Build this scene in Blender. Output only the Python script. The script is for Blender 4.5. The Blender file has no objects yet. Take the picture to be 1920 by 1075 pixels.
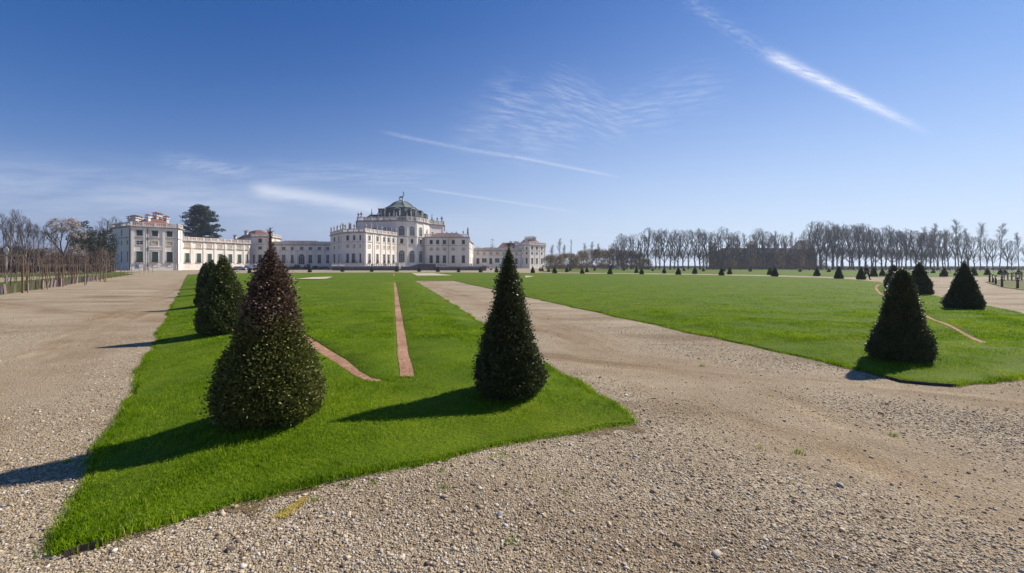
import bpy, bmesh, math, random
import numpy as np
from mathutils import Vector, Matrix
from mathutils.geometry import tessellate_polygon
R = math.radians
C = bpy.context.scene.collection
scene = bpy.context.scene
random.seed(7)
# ------------------------------------------------------------------ camera, world, sun, exposure
F = 853.33; CX = 960.0; HY = 499.0; EYE = 1.6            # 16 mm lens, eye height 1.6 m
cam_d = bpy.data.cameras.new("camera"); cam = bpy.data.objects.new("camera", cam_d); C.objects.link(cam)
cam.location = (0, 0, EYE); cam.rotation_euler = (R(90), 0, 0)
cam_d.sensor_width = 36; cam_d.lens = 16; cam_d.shift_y = -38.5 / 1920
cam_d.clip_start = 0.05; cam_d.clip_end = 12000
scene.camera = cam
SUN_AZ, SUN_EL = R(58), R(41)
scene.view_settings.view_transform = 'Standard'; scene.view_settings.look = 'None'
scene.view_settings.exposure = 0.36; scene.view_settings.gamma = 1.0
w = bpy.data.worlds.new("World"); scene.world = w; w.use_nodes = True
wt = w.node_tree; wt.nodes.clear()
def WN(t, **k):
    n = wt.nodes.new(t)
    for a, v in k.items(): setattr(n, a, v)
    return n
def wlink(a, b): wt.links.new(a, b)
def wmath(op, a, b=None, c=None, clamp=False):
    n = WN('ShaderNodeMath', operation=op); n.use_clamp = clamp
    for i, v in enumerate((a, b, c)):
        if v is None: continue
        if isinstance(v, (int, float)): n.inputs[i].default_value = v
        else: wlink(v, n.inputs[i])
    return n.outputs[0]
wout = WN('ShaderNodeOutputWorld'); wbg = WN('ShaderNodeBackground'); wlink(wbg.outputs[0], wout.inputs[0])
sky = WN('ShaderNodeTexSky', sky_type='NISHITA')
sky.sun_disc = False; sky.sun_elevation = SUN_EL; sky.sun_rotation = SUN_AZ
sky.air_density = 1.0; sky.dust_density = 0.25; sky.ozone_density = 3.0; sky.altitude = 250
wbg.inputs[1].default_value = 0.10
tcw = WN('ShaderNodeTexCoord'); DIRV = tcw.outputs['Generated']
def pdir(px, py): return Vector(((px - CX) / F, 1.0, (HY - py) / F)).normalized()
def wdot(v):
    n = WN('ShaderNodeVectorMath', operation='DOT_PRODUCT'); wlink(DIRV, n.inputs[0]); n.inputs[1].default_value = v
    return n.outputs['Value']
def wrange(x, a, b, c=0.0, d=1.0):
    n = WN('ShaderNodeMapRange', interpolation_type='SMOOTHSTEP'); wlink(x, n.inputs[0])
    for i, v in enumerate((a, b, c, d)): n.inputs[i + 1].default_value = v
    return n.outputs[0]
def streak(p1, p2, wpx, amp, ka=20, kb=1.5, lo=0.3, hi=0.7, seed=0.0, e0=0.12, e1=0.12, taper=0.0, skew=0.0, curve=0.0, detail=7, rough=0.64):
    """a cloud band along the great circle through two directions of the sky"""
    d1, d2 = pdir(*p1), pdir(*p2); n = d1.cross(d2).normalized(); e = (d2 - d1).normalized()
    t1, t2 = d1.dot(e), d2.dot(e)
    t = wmath('MULTIPLY', wmath('SUBTRACT', wdot(e), t1), 1 / (t2 - t1))
    a = wmath('MULTIPLY', wdot(n), F / wpx)
    if curve:
        bow = wmath('MULTIPLY', wmath('MULTIPLY', t, wmath('SUBTRACT', 1.0, t)), 4 * curve / wpx)
        a = wmath('ADD', a, bow)
    if taper:
        a = wmath('MULTIPLY', a, wmath('MULTIPLY_ADD', t, taper, 1.0))
    g = wmath('POWER', 2.71828, wmath('MULTIPLY', wmath('MULTIPLY', a, a), -1.0))
    ends = wmath('MULTIPLY', wrange(t, 0.0, e0), wrange(t, 1.0, 1.0 - e1))
    cv = WN('ShaderNodeCombineXYZ')
    wlink(wmath('MULTIPLY_ADD', a, skew, wmath('MULTIPLY', t, ka)), cv.inputs[0]); wlink(wmath('MULTIPLY', a, kb), cv.inputs[1]); cv.inputs[2].default_value = seed
    nz = WN('ShaderNodeTexNoise'); wlink(cv.outputs[0], nz.inputs['Vector']); nz.inputs['Scale'].default_value = 1.0
    nz.inputs['Detail'].default_value = detail; nz.inputs['Roughness'].default_value = rough
    return wmath('MULTIPLY', wmath('MULTIPLY', g, ends), wmath('MULTIPLY', wrange(nz.outputs[0], lo, hi), amp))
bands = [
    streak((1425, 94), (1765, 262), 8.5, 0.85, 22, 1.4, .12, .72, 1.0, .14, .40, 0.9, 1.8),
    streak((1270, -12), (1450, 108), 9, 0.22, 14, 1.2, .35, .75, 2.0, .2, .1, 0, 1.0),
    streak((700, 243), (965, 294), 3.0, 0.22, 30, 1.0, .2, .7, 3.0, .2, .04, 0, 1.0, -3),
    streak((960, 293), (1180, 336), 2.5, 0.26, 24, 1.0, .1, .6, 4.0, .04, .3, 0, .5),
    streak((770, 351), (1120, 404), 2.3, 0.22, 30, 1.0, .15, .6, 5.0, .15, .3, 0, .5),
    streak((455, 352), (790, 402), 11, 0.48, 5, .8, .08, .55, 6.0, .12, .35, -.35, .6),
    streak((280, 296), (500, 328), 11, 0.25, 8, 1.2, .3, .7, 7.0, .25, .3, 0, 1.5),
    streak((430, 318), (900, 342), 20, 0.22, 6, 2.0, .3, .75, 8.0, .25, .35, 0, 2.0),
    streak((-250, 330), (640, 385), 34, 0.34, 5, 1.6, .15, .8, 9.0, .1, .35, 0, .8),
    streak((-250, 405), (1100, 425), 26, 0.20, 5, 1.6, .2, .8, 9.5, .1, .35, 0, .8),
    streak((880, 165), (1120, 275), 40, 0.34, 9, 2.6, .38, .80, 10.0, .3, .35, 0, 4.0),
    streak((1010, 140), (1190, 260), 30, 0.36, 9, 2.8, .36, .80, 11.0, .25, .3, 0, 5.0),
    streak((1120, 235), (1400, 135), 36, 0.28, 10, 2.8, .38, .80, 12.0, .25, .45, 0, -5.0),
    streak((830, 225), (1060, 300), 40, 0.20, 6, 2.2, .34, .80, 13.0, .3, .3, 0, 3.0),
]
tot = bands[0]
for b in bands[1:]: tot = wmath('ADD', tot, b)
tot = wmath('MINIMUM', tot, 1.0)
hs = WN('ShaderNodeHueSaturation'); hs.inputs['Hue'].default_value = 0.508; hs.inputs['Saturation'].default_value = 1.08; hs.inputs['Value'].default_value = 1.0
wlink(sky.outputs[0], hs.inputs['Color'])
tint = WN('ShaderNodeMix', data_type='RGBA', blend_type='MULTIPLY'); tint.inputs[0].default_value = 1.0
wlink(hs.outputs[0], tint.inputs[6]); tint.inputs[7].default_value = (0.095, 0.465, 0.80, 1)
# paler, milkier air towards the horizon, brighter on the sun's side
hz = WN('ShaderNodeMix', data_type='RGBA'); wlink(wrange(wdot(Vector((math.sin(SUN_AZ), math.cos(SUN_AZ), 0))), -0.35, 0.95), hz.inputs[0])
hz.inputs[6].default_value = (2.75, 3.15, 4.70, 1); hz.inputs[7].default_value = (5.5, 6.3, 7.5, 1)
zz = wmath('MAXIMUM', wdot(Vector((0, 0, 1))), 0.0)
low = WN('ShaderNodeMix', data_type='RGBA'); kz = wrange(wdot(Vector((math.sin(SUN_AZ), math.cos(SUN_AZ), 0))), -0.3, 0.9, 5.9, 3.6)
wlink(wmath('POWER', 2.71828, wmath('MULTIPLY', wmath('POWER', wmath('MULTIPLY', zz, kz), 1.4), -1.0)), low.inputs[0])
wlink(tint.outputs[2], low.inputs[6]); wlink(hz.outputs[2], low.inputs[7])
mx = WN('ShaderNodeMix', data_type='RGBA'); wlink(tot, mx.inputs['Factor']); wlink(low.outputs[2], mx.inputs[6])
mx.inputs[7].default_value = (7.4, 7.6, 8.4, 1)
wlink(mx.outputs[2], wbg.inputs[0])
sd = bpy.data.lights.new("sun", 'SUN'); sun = bpy.data.objects.new("sun", sd); C.objects.link(sun)
sd.energy = 4.8; sd.angle = R(0.55); sd.color = (1.0, 0.94, 0.85)
sdir = Vector((math.sin(SUN_AZ) * math.cos(SUN_EL), math.cos(SUN_AZ) * math.cos(SUN_EL), math.sin(SUN_EL)))
sun.rotation_euler = sdir.to_track_quat('Z', 'Y').to_euler()
sun.location = (60, 30, 60)

# ------------------------------------------------------------------ helpers
def G(px, py):                       # a sight line's foot on level ground, used to survey the plan
    D = EYE * F / (py - HY); return ((px - CX) / F * D, D)
def PD(px, D): return ((px - CX) / F * D, D)
def col4(c): return (c[0], c[1], c[2], 1)
def new_mat(name):
    m = bpy.data.materials.new(name); m.use_nodes = True
    nt = m.node_tree; return m, nt, nt.nodes['Principled BSDF']
def ramp(nt, src, stops, interp='LINEAR'):
    r = nt.nodes.new('ShaderNodeValToRGB'); r.color_ramp.interpolation = interp
    el = r.color_ramp.elements
    while len(el) < len(stops): el.new(0.5)
    for e, (p, c) in zip(el, stops): e.position = p; e.color = col4(c)
    nt.links.new(src, r.inputs[0]); return r.outputs[0]
def noise(nt, vec, scale, detail=3, rough=.55):
    n = nt.nodes.new('ShaderNodeTexNoise'); n.inputs['Scale'].default_value = scale
    n.inputs['Detail'].default_value = detail; n.inputs['Roughness'].default_value = rough
    if vec is not None: nt.links.new(vec, n.inputs['Vector'])
    return n.outputs[0]
def mixc(nt, fac, a, b, mode='MIX'):
    n = nt.nodes.new('ShaderNodeMix'); n.data_type = 'RGBA'; n.blend_type = mode
    for i, v in ((0, fac), (6, a), (7, b)):
        if isinstance(v, (int, float)): n.inputs[i].default_value = v
        elif isinstance(v, tuple): n.inputs[i].default_value = col4(v)
        else: nt.links.new(v, n.inputs[i])
    return n.outputs[2]
def pos(nt): return nt.nodes.new('ShaderNodeNewGeometry').outputs['Position']
def scaled(nt, vec, s):
    m = nt.nodes.new('ShaderNodeMapping'); m.inputs['Scale'].default_value = s; nt.links.new(vec, m.inputs[0]); return m.outputs[0]
def bump(nt, b, h, strength, dist):
    n = nt.nodes.new('ShaderNodeBump'); n.inputs['Strength'].default_value = strength; n.inputs['Distance'].default_value = dist
    nt.links.new(h, n.inputs['Height']); nt.links.new(n.outputs[0], b.inputs['Normal'])
def simple(name, c, rough=.8, var=.18, scale=3.0, spec=.3, metal=0.0):
    m, nt, b = new_mat(name)
    tc = nt.nodes.new('ShaderNodeTexCoord').outputs['Object']
    f = noise(nt, tc, scale)
    a = tuple(x * (1 - var) for x in c); d = tuple(min(1, x * (1 + var)) for x in c)
    nt.links.new(ramp(nt, f, [(.3, a), (.7, d)]), b.inputs['Base Color'])
    b.inputs['Roughness'].default_value = rough; b.inputs['Specular IOR Level'].default_value = spec; b.inputs['Metallic'].default_value = metal
    return m
def island(name, stops, rough=.7, spec=.3, trans=0.0, zmix=None, extra=None):
    """every loose piece (leaf, blade, pebble) takes its own shade"""
    m, nt, b = new_mat(name)
    g = nt.nodes.new('ShaderNodeNewGeometry')
    c = ramp(nt, g.outputs['Random Per Island'], stops)
    if zmix:
        z0, z1, stops2 = zmix
        s = nt.nodes.new('ShaderNodeSeparateXYZ'); tc = nt.nodes.new('ShaderNodeTexCoord'); nt.links.new(tc.outputs['Object'], s.inputs[0])
        nzv = noise(nt, tc.outputs['Object'], 5.0, 2)
        ad = nt.nodes.new('ShaderNodeMath'); ad.operation = 'MULTIPLY_ADD'; nt.links.new(nzv, ad.inputs[0]); ad.inputs[1].default_value = .5; nt.links.new(s.outputs[2], ad.inputs[2])
        mr = nt.nodes.new('ShaderNodeMapRange'); nt.links.new(ad.outputs[0], mr.inputs[0]); mr.inputs[1].default_value = z0 + .25; mr.inputs[2].default_value = z1 + .25
        c = mixc(nt, mr.outputs[0], c, ramp(nt, g.outputs['Random Per Island'], stops2))
    if extra:
        f = noise(nt, g.outputs['Position'], extra[0], 3)
        c = mixc(nt, ramp(nt, f, [(extra[2], (0, 0, 0)), (extra[3], (1, 1, 1))]), c, mixc(nt, 1.0, c, extra[1], 'MULTIPLY'))
        f2 = noise(nt, g.outputs['Position'], extra[0] * 6, 2)
        c = mixc(nt, ramp(nt, f2, [(.36, (.9, .9, .9)), (.56, (0, 0, 0))]), c, mixc(nt, 1.0, c, extra[1], 'MULTIPLY'))
        f3 = noise(nt, g.outputs['Position'], extra[0] * .45, 3)
        c = mixc(nt, ramp(nt, f3, [(.52, (0, 0, 0)), (.68, (1, 1, 1))]), c, mixc(nt, 1.0, c, (1.22, 1.06, .9), 'MULTIPLY'))
    nt.links.new(c, b.inputs['Base Color']); b.inputs['Roughness'].default_value = rough; b.inputs['Specular IOR Level'].default_value = spec
    if trans:
        t = nt.nodes.new('ShaderNodeBsdfTranslucent'); ms = nt.nodes.new('ShaderNodeMixShader'); ms.inputs[0].default_value = trans
        nt.links.new(c, t.inputs[0]); nt.links.new(b.outputs[0], ms.inputs[1]); nt.links.new(t.outputs[0], ms.inputs[2])
        nt.links.new(ms.outputs[0], nt.nodes['Material Output'].inputs[0])
    return m
class MB:
    def __init__(s): s.v = []; s.f = []; s.m = []
    def add(s, vs, fs, mi=0):
        o = len(s.v); s.v.extend([tuple(v) for v in vs]); s.f.extend([tuple(i + o for i in f) for f in fs]); s.m.extend([mi] * len(fs)); return s
    def box(s, c, d, rz=0.0, mi=0):           # centre, full size
        x, y, z = (q / 2 for q in d); ca, sa = math.cos(rz), math.sin(rz); vs = []
        for dz in (-z, z):
            for dx, dy in ((-x, -y), (x, -y), (x, y), (-x, y)):
                vs.append((c[0] + dx * ca - dy * sa, c[1] + dx * sa + dy * ca, c[2] + dz))
        return s.add(vs, [(3, 2, 1, 0), (4, 5, 6, 7), (0, 1, 5, 4), (1, 2, 6, 5), (2, 3, 7, 6), (3, 0, 4, 7)], mi)
    def prism(s, poly, z0, z1, mi=0, poly2=None):
        n = len(poly); p2 = poly2 or poly
        vs = [(p[0], p[1], z0) for p in poly] + [(p[0], p[1], z1) for p in p2]
        fs = [tuple(range(n - 1, -1, -1)), tuple(range(n, 2 * n))] + [(i, (i + 1) % n, n + (i + 1) % n, n + i) for i in range(n)]
        return s.add(vs, fs, mi)
    def tube(s, pts, rad, n=6, mi=0, cap=True):
        rings = []; P = [Vector(p) for p in pts]
        for i, p in enumerate(P):
            d = (P[min(i + 1, len(P) - 1)] - P[max(i - 1, 0)]).normalized()
            a = d.orthogonal().normalized() if abs(d.z) > .9 else d.cross(Vector((0, 0, 1))).normalized()
            b = d.cross(a); r = rad[i] if isinstance(rad, (list, tuple)) else rad
            rings.append([p + (a * math.cos(2 * math.pi * k / n) + b * math.sin(2 * math.pi * k / n)) * r for k in range(n)])
        vs = [v for r_ in rings for v in r_]; fs = []
        for i in range(len(P) - 1):
            for k in range(n): fs.append((i * n + k, i * n + (k + 1) % n, (i + 1) * n + (k + 1) % n, (i + 1) * n + k))
        if cap: fs += [tuple(range(n - 1, -1, -1)), tuple((len(P) - 1) * n + k for k in range(n))]
        return s.add(vs, fs, mi)
    def lathe(s, c, prof, n=10, mi=0):
        return s.tube([(c[0], c[1], c[2] + z) for r, z in prof], [max(r, .001) for r, z in prof], n, mi)
    def mesh(s, name, mats, smooth=False):
        me = bpy.data.meshes.new(name); me.from_pydata(s.v, [], s.f)
        for m in (mats if isinstance(mats, (list, tuple)) else [mats]): me.materials.append(m)
        me.polygons.foreach_set('material_index', s.m)
        if smooth: me.polygons.foreach_set('use_smooth', [True] * len(s.f))
        me.update(); return me
def np_mesh(name, v, f, mats, mi=None, smooth=False):
    """v (n,3), f (m,k) arrays"""
    me = bpy.data.meshes.new(name); n, (m, k) = len(v), f.shape
    me.vertices.add(n); me.vertices.foreach_set('co', np.ascontiguousarray(v, dtype=np.float32).ravel())
    me.loops.add(m * k); me.loops.foreach_set('vertex_index', np.ascontiguousarray(f, dtype=np.int32).ravel())
    me.polygons.add(m); me.polygons.foreach_set('loop_start', np.arange(0, m * k, k, dtype=np.int32))
    for q in (mats if isinstance(mats, (list, tuple)) else [mats]): me.materials.append(q)
    if mi is not None: me.polygons.foreach_set('material_index', np.asarray(mi, dtype=np.int32))
    if smooth: me.polygons.foreach_set('use_smooth', np.ones(m, dtype=bool))
    me.update(calc_edges=True); return me
def link(name, data, parent=None, loc=(0, 0, 0), rz=0.0, s=None):
    o = bpy.data.objects.new(name, data); C.objects.link(o); o.location = loc; o.rotation_euler = (0, 0, rz)
    if s is not None: o.scale = s if isinstance(s, tuple) else (s, s, s)
    if parent: o.parent = parent
    return o
def tag(o, label=None, cat=None, group=None, kind=None):
    for k, v in (('label', label), ('category', cat), ('group', group), ('kind', kind)):
        if v: o[k] = v
    return o
def empty(name, loc, rz=0.0): 
    o = link(name, None, None, loc, rz); o.empty_display_size = .3; return o
def copy_tree(root, loc, rz=0.0, s=1.0):
    r = root.copy(); C.objects.link(r); r.location = loc; r.rotation_euler = (0, 0, rz); r.scale = s if isinstance(s, tuple) else (s, s, s)
    for ch in root.children:
        c = ch.copy(); C.objects.link(c); c.parent = r
        for g in ch.children:
            d = g.copy(); C.objects.link(d); d.parent = c
    return r

# ------------------------------------------------------------------ materials
def gravel_mat(name, tint=(1, 1, 1), scale=1.0, patch=True):
    m, nt, b = new_mat(name); p = pos(nt)
    def vor(s, feature='F1', vec=p):
        v = nt.nodes.new('ShaderNodeTexVoronoi'); v.inputs['Scale'].default_value = s * scale; v.feature = feature; nt.links.new(vec, v.inputs['Vector']); return v
    wob = noise(nt, p, 18, 2)
    stops = [(0, (.085, .068, .05)), (.22, (.20, .155, .105)), (.5, (.36, .29, .205)), (.78, (.52, .44, .335)), (1, (.70, .65, .57))]
    v1, v2, v3 = vor(38), vor(85), vor(170)
    def cellc(v):
        s = nt.nodes.new('ShaderNodeSeparateColor'); nt.links.new(v.outputs['Color'], s.inputs[0]); return ramp(nt, s.outputs[0], stops)
    mixf = ramp(nt, noise(nt, p, 7, 3), [(.42, (0, 0, 0)), (.56, (1, 1, 1))])
    c = mixc(nt, mixf, cellc(v1), cellc(v2)); c = mixc(nt, .35, c, cellc(v3))
    dirt = ramp(nt, noise(nt, p, .55, 6, .62), [(.44, (0, 0, 0)), (.66, (1, 1, 1))])
    c = mixc(nt, dirt, c, mixc(nt, .45, c, (.30, .225, .14)))
    st = noise(nt, scaled(nt, p, (.5, 1.6, 1)), .35, 5, .6)
    c = mixc(nt, ramp(nt, st, [(.5, (0, 0, 0)), (.68, (1, 1, 1))]), c, mixc(nt, 1.0, c, (.60, .53, .44), 'MULTIPLY'))
    st2 = noise(nt, scaled(nt, p, (.3, .9, 1)), .5, 4, .6)
    c = mixc(nt, ramp(nt, st2, [(.52, (0, 0, 0)), (.7, (.8, .8, .8))]), c, (.47, .40, .30))
    if patch:                                  # trodden bands of finer, packed grit along the paths
        for a, b2, w_ in ((G(880, 560), G(1750, 880), 1.25), (G(1250, 690), G(2100, 770), .9), (G(330, 540), G(60, 690), 1.1)):
            u = (Vector(b2) - Vector(a)).normalized(); dn = nt.nodes.new('ShaderNodeVectorMath'); dn.operation = 'DOT_PRODUCT'; nt.links.new(p, dn.inputs[0]); dn.inputs[1].default_value = (u.y, -u.x, 0)
            def mth(op, x, y):
                n = nt.nodes.new('ShaderNodeMath'); n.operation = op
                for i, v in enumerate((x, y)):
                    if isinstance(v, (int, float)): n.inputs[i].default_value = v
                    else: nt.links.new(v, n.inputs[i])
                return n.outputs[0]
            d = mth('ABSOLUTE', mth('SUBTRACT', dn.outputs['Value'], a[0] * u.y - a[1] * u.x), 0)
            d = mth('ADD', mth('DIVIDE', d, w_), mth('MULTIPLY', noise(nt, p, .9, 4, .6), 1.3))
            mk = ramp(nt, d, [(.55, (.85, .85, .85)), (1.0, (0, 0, 0))]) if False else ramp(nt, mth('SUBTRACT', 1.75, d), [(.10, (0, 0, 0)), (.85, (.8, .8, .8))])
            grit = mixc(nt, ramp(nt, noise(nt, scaled(nt, p, (1, 1, 1)), 1.4, 5, .65), [(.38, (0, 0, 0)), (.62, (1, 1, 1))]), (.36, .285, .20), (.25, .19, .125))
            grit = mixc(nt, .45, grit, cellc(v3))
            al = nt.nodes.new('ShaderNodeVectorMath'); al.operation = 'DOT_PRODUCT'; nt.links.new(p, al.inputs[0]); al.inputs[1].default_value = (u.x, u.y, 0)
            cb = nt.nodes.new('ShaderNodeCombineXYZ'); nt.links.new(mth('MULTIPLY', al.outputs['Value'], .22), cb.inputs[0]); nt.links.new(mth('MULTIPLY', dn.outputs['Value'], 1.1), cb.inputs[1])
            grit = mixc(nt, ramp(nt, noise(nt, cb.outputs[0], 1.0, 5, .62), [(.46, (0, 0, 0)), (.62, (1, 1, 1))]), grit, mixc(nt, 1.0, grit, (.66, .56, .45), 'MULTIPLY'))
            grit = mixc(nt, ramp(nt, noise(nt, cb.outputs[0], 2.1, 4, .62), [(.54, (0, 0, 0)), (.68, (1, 1, 1))]), grit, mixc(nt, 1.0, grit, (1.35, 1.32, 1.28), 'MULTIPLY'))
            c = mixc(nt, mk, c, grit)
    c = mixc(nt, 1.0, c, tint, 'MULTIPLY')
    nt.links.new(c, b.inputs['Base Color']); b.inputs['Roughness'].default_value = .9; b.inputs['Specular IOR Level'].default_value = .15
    h = nt.nodes.new('ShaderNodeMath'); h.operation = 'MULTIPLY_ADD'; nt.links.new(v1.outputs['Distance'], h.inputs[0]); h.inputs[1].default_value = -.6
    h2 = nt.nodes.new('ShaderNodeMath'); h2.operation = 'MULTIPLY'; nt.links.new(v2.outputs['Distance'], h2.inputs[0]); h2.inputs[1].default_value = -.6
    nt.links.new(h2.outputs[0], h.inputs[2]); bump(nt, b, h.outputs[0], .75, .018)
    return m
M = {}
M['gravel'] = gravel_mat('gravel', (1.0, .94, .82))
M['pink'] = gravel_mat('pink_gravel', (1.12, .76, .62), .8, False)
M['soil'] = gravel_mat('soil', (.58, .50, .34), 1.6, False)
M['sandy'] = simple('sandy_gravel', (.50, .42, .30), .9, .15, 2.0)
def lawn_mat(name, a, b_, c_, sc=1.0):
    m, nt, b = new_mat(name); p = pos(nt)
    f1 = noise(nt, p, 1.3 * sc, 5, .65); f2 = noise(nt, scaled(nt, p, (1, 2.2, 1)), .16, 3); f3 = noise(nt, p, 26, 2, .7)
    c = ramp(nt, f1, [(.3, a), (.5, b_), (.72, c_)])
    c = mixc(nt, ramp(nt, f2, [(.38, (0, 0, 0)), (.62, (1, 1, 1))]), c, mixc(nt, 1.0, c, (1.25, 1.08, .9), 'MULTIPLY'))
    c = mixc(nt, ramp(nt, f3, [(.35, (.55, .55, .55)), (.6, (0, 0, 0))]), c, mixc(nt, 1.0, c, (.5, .55, .5), 'MULTIPLY'))
    nt.links.new(c, b.inputs['Base Color']); b.inputs['Roughness'].default_value = .85; b.inputs['Specular IOR Level'].default_value = .1
    bump(nt, b, noise(nt, p, 30, 3, .7), .6, .05); return m
M['lawn'] = lawn_mat('lawn_soil_and_grass', (.066, .118, .003), (.100, .162, .004), (.142, .200, .006))
M['lawn_dry'] = lawn_mat('rough_grass', (.07, .10, .02), (.12, .14, .035), (.20, .17, .07), .6)
M['lawn_rough'] = lawn_mat('rough_lawn', (.055, .085, .008), (.085, .118, .014), (.13, .125, .04), .7)
M['field'] = simple('field', (.10, .115, .05), .95, .3, .02)
M['blade'] = island('grass_blade', [(0, (.15, .26, .006)), (.45, (.265, .41, .008)), (.8, (.37, .50, .012)), (.93, (.46, .52, .04)), (1, (.62, .54, .24))], .75, .06, .45, extra=(1.1, (.55, .66, .55), .40, .66))
M['pebble'] = island('pebble', [(0, (.12, .095, .075)), (.12, (.25, .18, .11)), (.35, (.40, .30, .185)), (.6, (.50, .39, .255)), (.8, (.60, .49, .345)), (.91, (.36, .34, .31)), (1, (.78, .71, .58))], .8, .12)
yew_g = [(0, (.04, .055, .012)), (.5, (.088, .112, .022)), (.85, (.15, .17, .04)), (1, (.22, .21, .08))]
yew_d = [(0, (.026, .038, .012)), (.5, (.060, .076, .019)), (.88, (.11, .125, .036)), (1, (.18, .165, .07))]
M['yew'] = island('yew_needles', yew_g, .45, .45, .15)
M['yew_dark'] = island('yew_needles_dark', yew_d, .42, .5, .12)
M['yew_brown'] = island('yew_needles_browning', [(0, (.05, .064, .013)), (.5, (.13, .145, .024)), (.85, (.22, .22, .045)), (1, (.28, .24, .085))], .5, .35, .15,
                        zmix=(.80, 1.04, [(0, (.050, .030, .018)), (.5, (.135, .080, .050)), (.85, (.23, .15, .10)), (1, (.34, .25, .19))]))
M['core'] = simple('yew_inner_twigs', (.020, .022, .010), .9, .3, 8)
M['bark'] = simple('bark', (.11, .085, .065), .9, .3, 4)
M['bark_pale'] = simple('pale_bark', (.21, .175, .135), .9, .25, 4)
M['twig'] = simple('bare_twigs', (.100, .080, .068), .9, .2, 2)
M['twig_pale'] = simple('pale_twigs', (.22, .18, .145), .9, .2, 2)
M['twig_brown'] = simple('brown_twigs', (.15, .098, .07), .9, .25, 2)
M['twig_olive'] = island('budding_twigs', [(0, (.13, .092, .036)), (.6, (.27, .195, .075)), (1, (.42, .31, .12))], .8, .1, .4)
M['blossom'] = island('blossom', [(0, (.36, .31, .29)), (1, (.72, .66, .62))], .8, .1, .3)
M['conifer'] = island('conifer_needles', [(0, (.010, .020, .013)), (.6, (.022, .040, .026)), (1, (.045, .068, .045))], .6, .3, .1)
M['evergreen'] = island('evergreen_leaves', [(0, (.012, .018, .006)), (.6, (.026, .036, .012)), (1, (.05, .056, .022))], .6, .3, .1)
def stucco(name, c, dark, amt=(.5, .78)):
    m, nt, b = new_mat(name); p = pos(nt)
    f = noise(nt, scaled(nt, p, (.35, .35, .12)), 1.0, 5, .65); g = noise(nt, p, 1.8, 3)
    cc = mixc(nt, ramp(nt, f, [(amt[0], (0, 0, 0)), (amt[1], (1, 1, 1))]), c, dark)
    cc = mixc(nt, ramp(nt, g, [(.3, (.22, .22, .22)), (.55, (0, 0, 0))]), cc, dark)
    nt.links.new(cc, b.inputs['Base Color']); b.inputs['Roughness'].default_value = .85; b.inputs['Specular IOR Level'].default_value = .15; return m
M['wall'] = stucco('white_stucco', (.85, .80, .71), (.64, .56, .48))
M['panel'] = stucco('stucco_panel', (.78, .72, .64), (.62, .55, .47))
M['trim'] = stucco('stone_trim', (.76, .70, .62), (.50, .44, .38), (.42, .7))
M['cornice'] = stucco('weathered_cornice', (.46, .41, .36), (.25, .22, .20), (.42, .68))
M['terrace'] = stucco('weathered_stone', (.22, .18, .155), (.12, .105, .095), (.4, .65))
M['shutter'] = simple('green_shutter', (.045, .085, .062), .6, .15, 2)
M['shutter_dark'] = simple('dark_green_shutter', (.022, .04, .036), .6, .15, 2)
M['blind'] = simple('ochre_blind', (.52, .40, .21), .8, .12, 2)
M['pane'] = simple('window_glass', (.022, .028, .035), .12, .2, 2, .6)
M['bar'] = simple('window_bars', (.42, .44, .44), .6, .1, 2)
def tile_mat(name, a, b_):
    m, nt, b = new_mat(name); p = pos(nt)
    f = noise(nt, p, 2.2, 4, .7); nt.links.new(ramp(nt, f, [(.3, a), (.7, b_)]), b.inputs['Base Color']); b.inputs['Roughness'].default_value = .85
    wv = nt.nodes.new('ShaderNodeTexWave'); wv.inputs['Scale'].default_value = 1.6; wv.inputs['Distortion'].default_value = 1.5; nt.links.new(p, wv.inputs['Vector']); bump(nt, b, wv.outputs['Color'], .6, .08); return m
M['tile'] = tile_mat('red_roof_tiles', (.17, .062, .042), (.33, .135, .085))
M['tile_dark'] = tile_mat('dark_roof_tiles', (.075, .052, .045), (.15, .10, .08))
M['copper'] = tile_mat('green_copper', (.055, .105, .085), (.15, .22, .175))
M['copper_dark'] = tile_mat('dark_copper', (.022, .035, .030), (.07, .085, .07))
M['copper_grey'] = tile_mat('grey_green_copper', (.13, .16, .135), (.25, .27, .23))
M['bronze'] = simple('bronze', (.05, .05, .045), .5, .2, 3, .5)
M['brick_dark'] = stucco('old_brick', (.42, .29, .23), (.18, .14, .13), (.4, .65))
M['wood'] = simple('weathered_stake', (.24, .15, .085), .85, .25, 5)
M['wood_pale'] = simple('pale_wood', (.44, .35, .22), .85, .2, 5)
M['wood_dark'] = simple('dark_post', (.13, .095, .07), .85, .25, 5)
M['guard'] = simple('plastic_guard', (.30, .215, .20), .6, .2, 3)
M['guard_dark'] = simple('brown_guard', (.13, .075, .06), .7, .2, 3)
M['metal'] = simple('steel_edging', (.05, .036, .028), .6, .3, 6, .4)
M['rope'] = simple('rope', (.62, .57, .47), .9, .15, 6)
M['white_paint'] = simple('white_paint', (.72, .73, .75), .35, .05, 2, .5)
M['grey_paint'] = simple('grey_car_paint', (.32, .34, .38), .3, .05, 2, .5)
M['blue_paint'] = simple('blue_grey_car_paint', (.14, .17, .24), .3, .05, 2, .5)
M['dark_paint'] = simple('dark_car_paint', (.04, .05, .065), .3, .05, 2, .5)
M['rubber'] = simple('tyre_rubber', (.02, .02, .02), .8, .1, 4)
M['sheet'] = simple('grey_tarpaulin', (.30, .29, .33), .6, .12, 1)
M['yellow'] = island('yellow_marker_paint', [(0, (.40, .29, .05)), (1, (.60, .46, .12))], .8, .2)
M['skin'] = simple('skin', (.50, .33, .25), .6, .05, 4)
M['jacket'] = simple('dark_red_jacket', (.055, .022, .024), .85, .2, 6)
M['trouser'] = simple('dark_trousers', (.015, .016, .02), .85, .2, 6)
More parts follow.
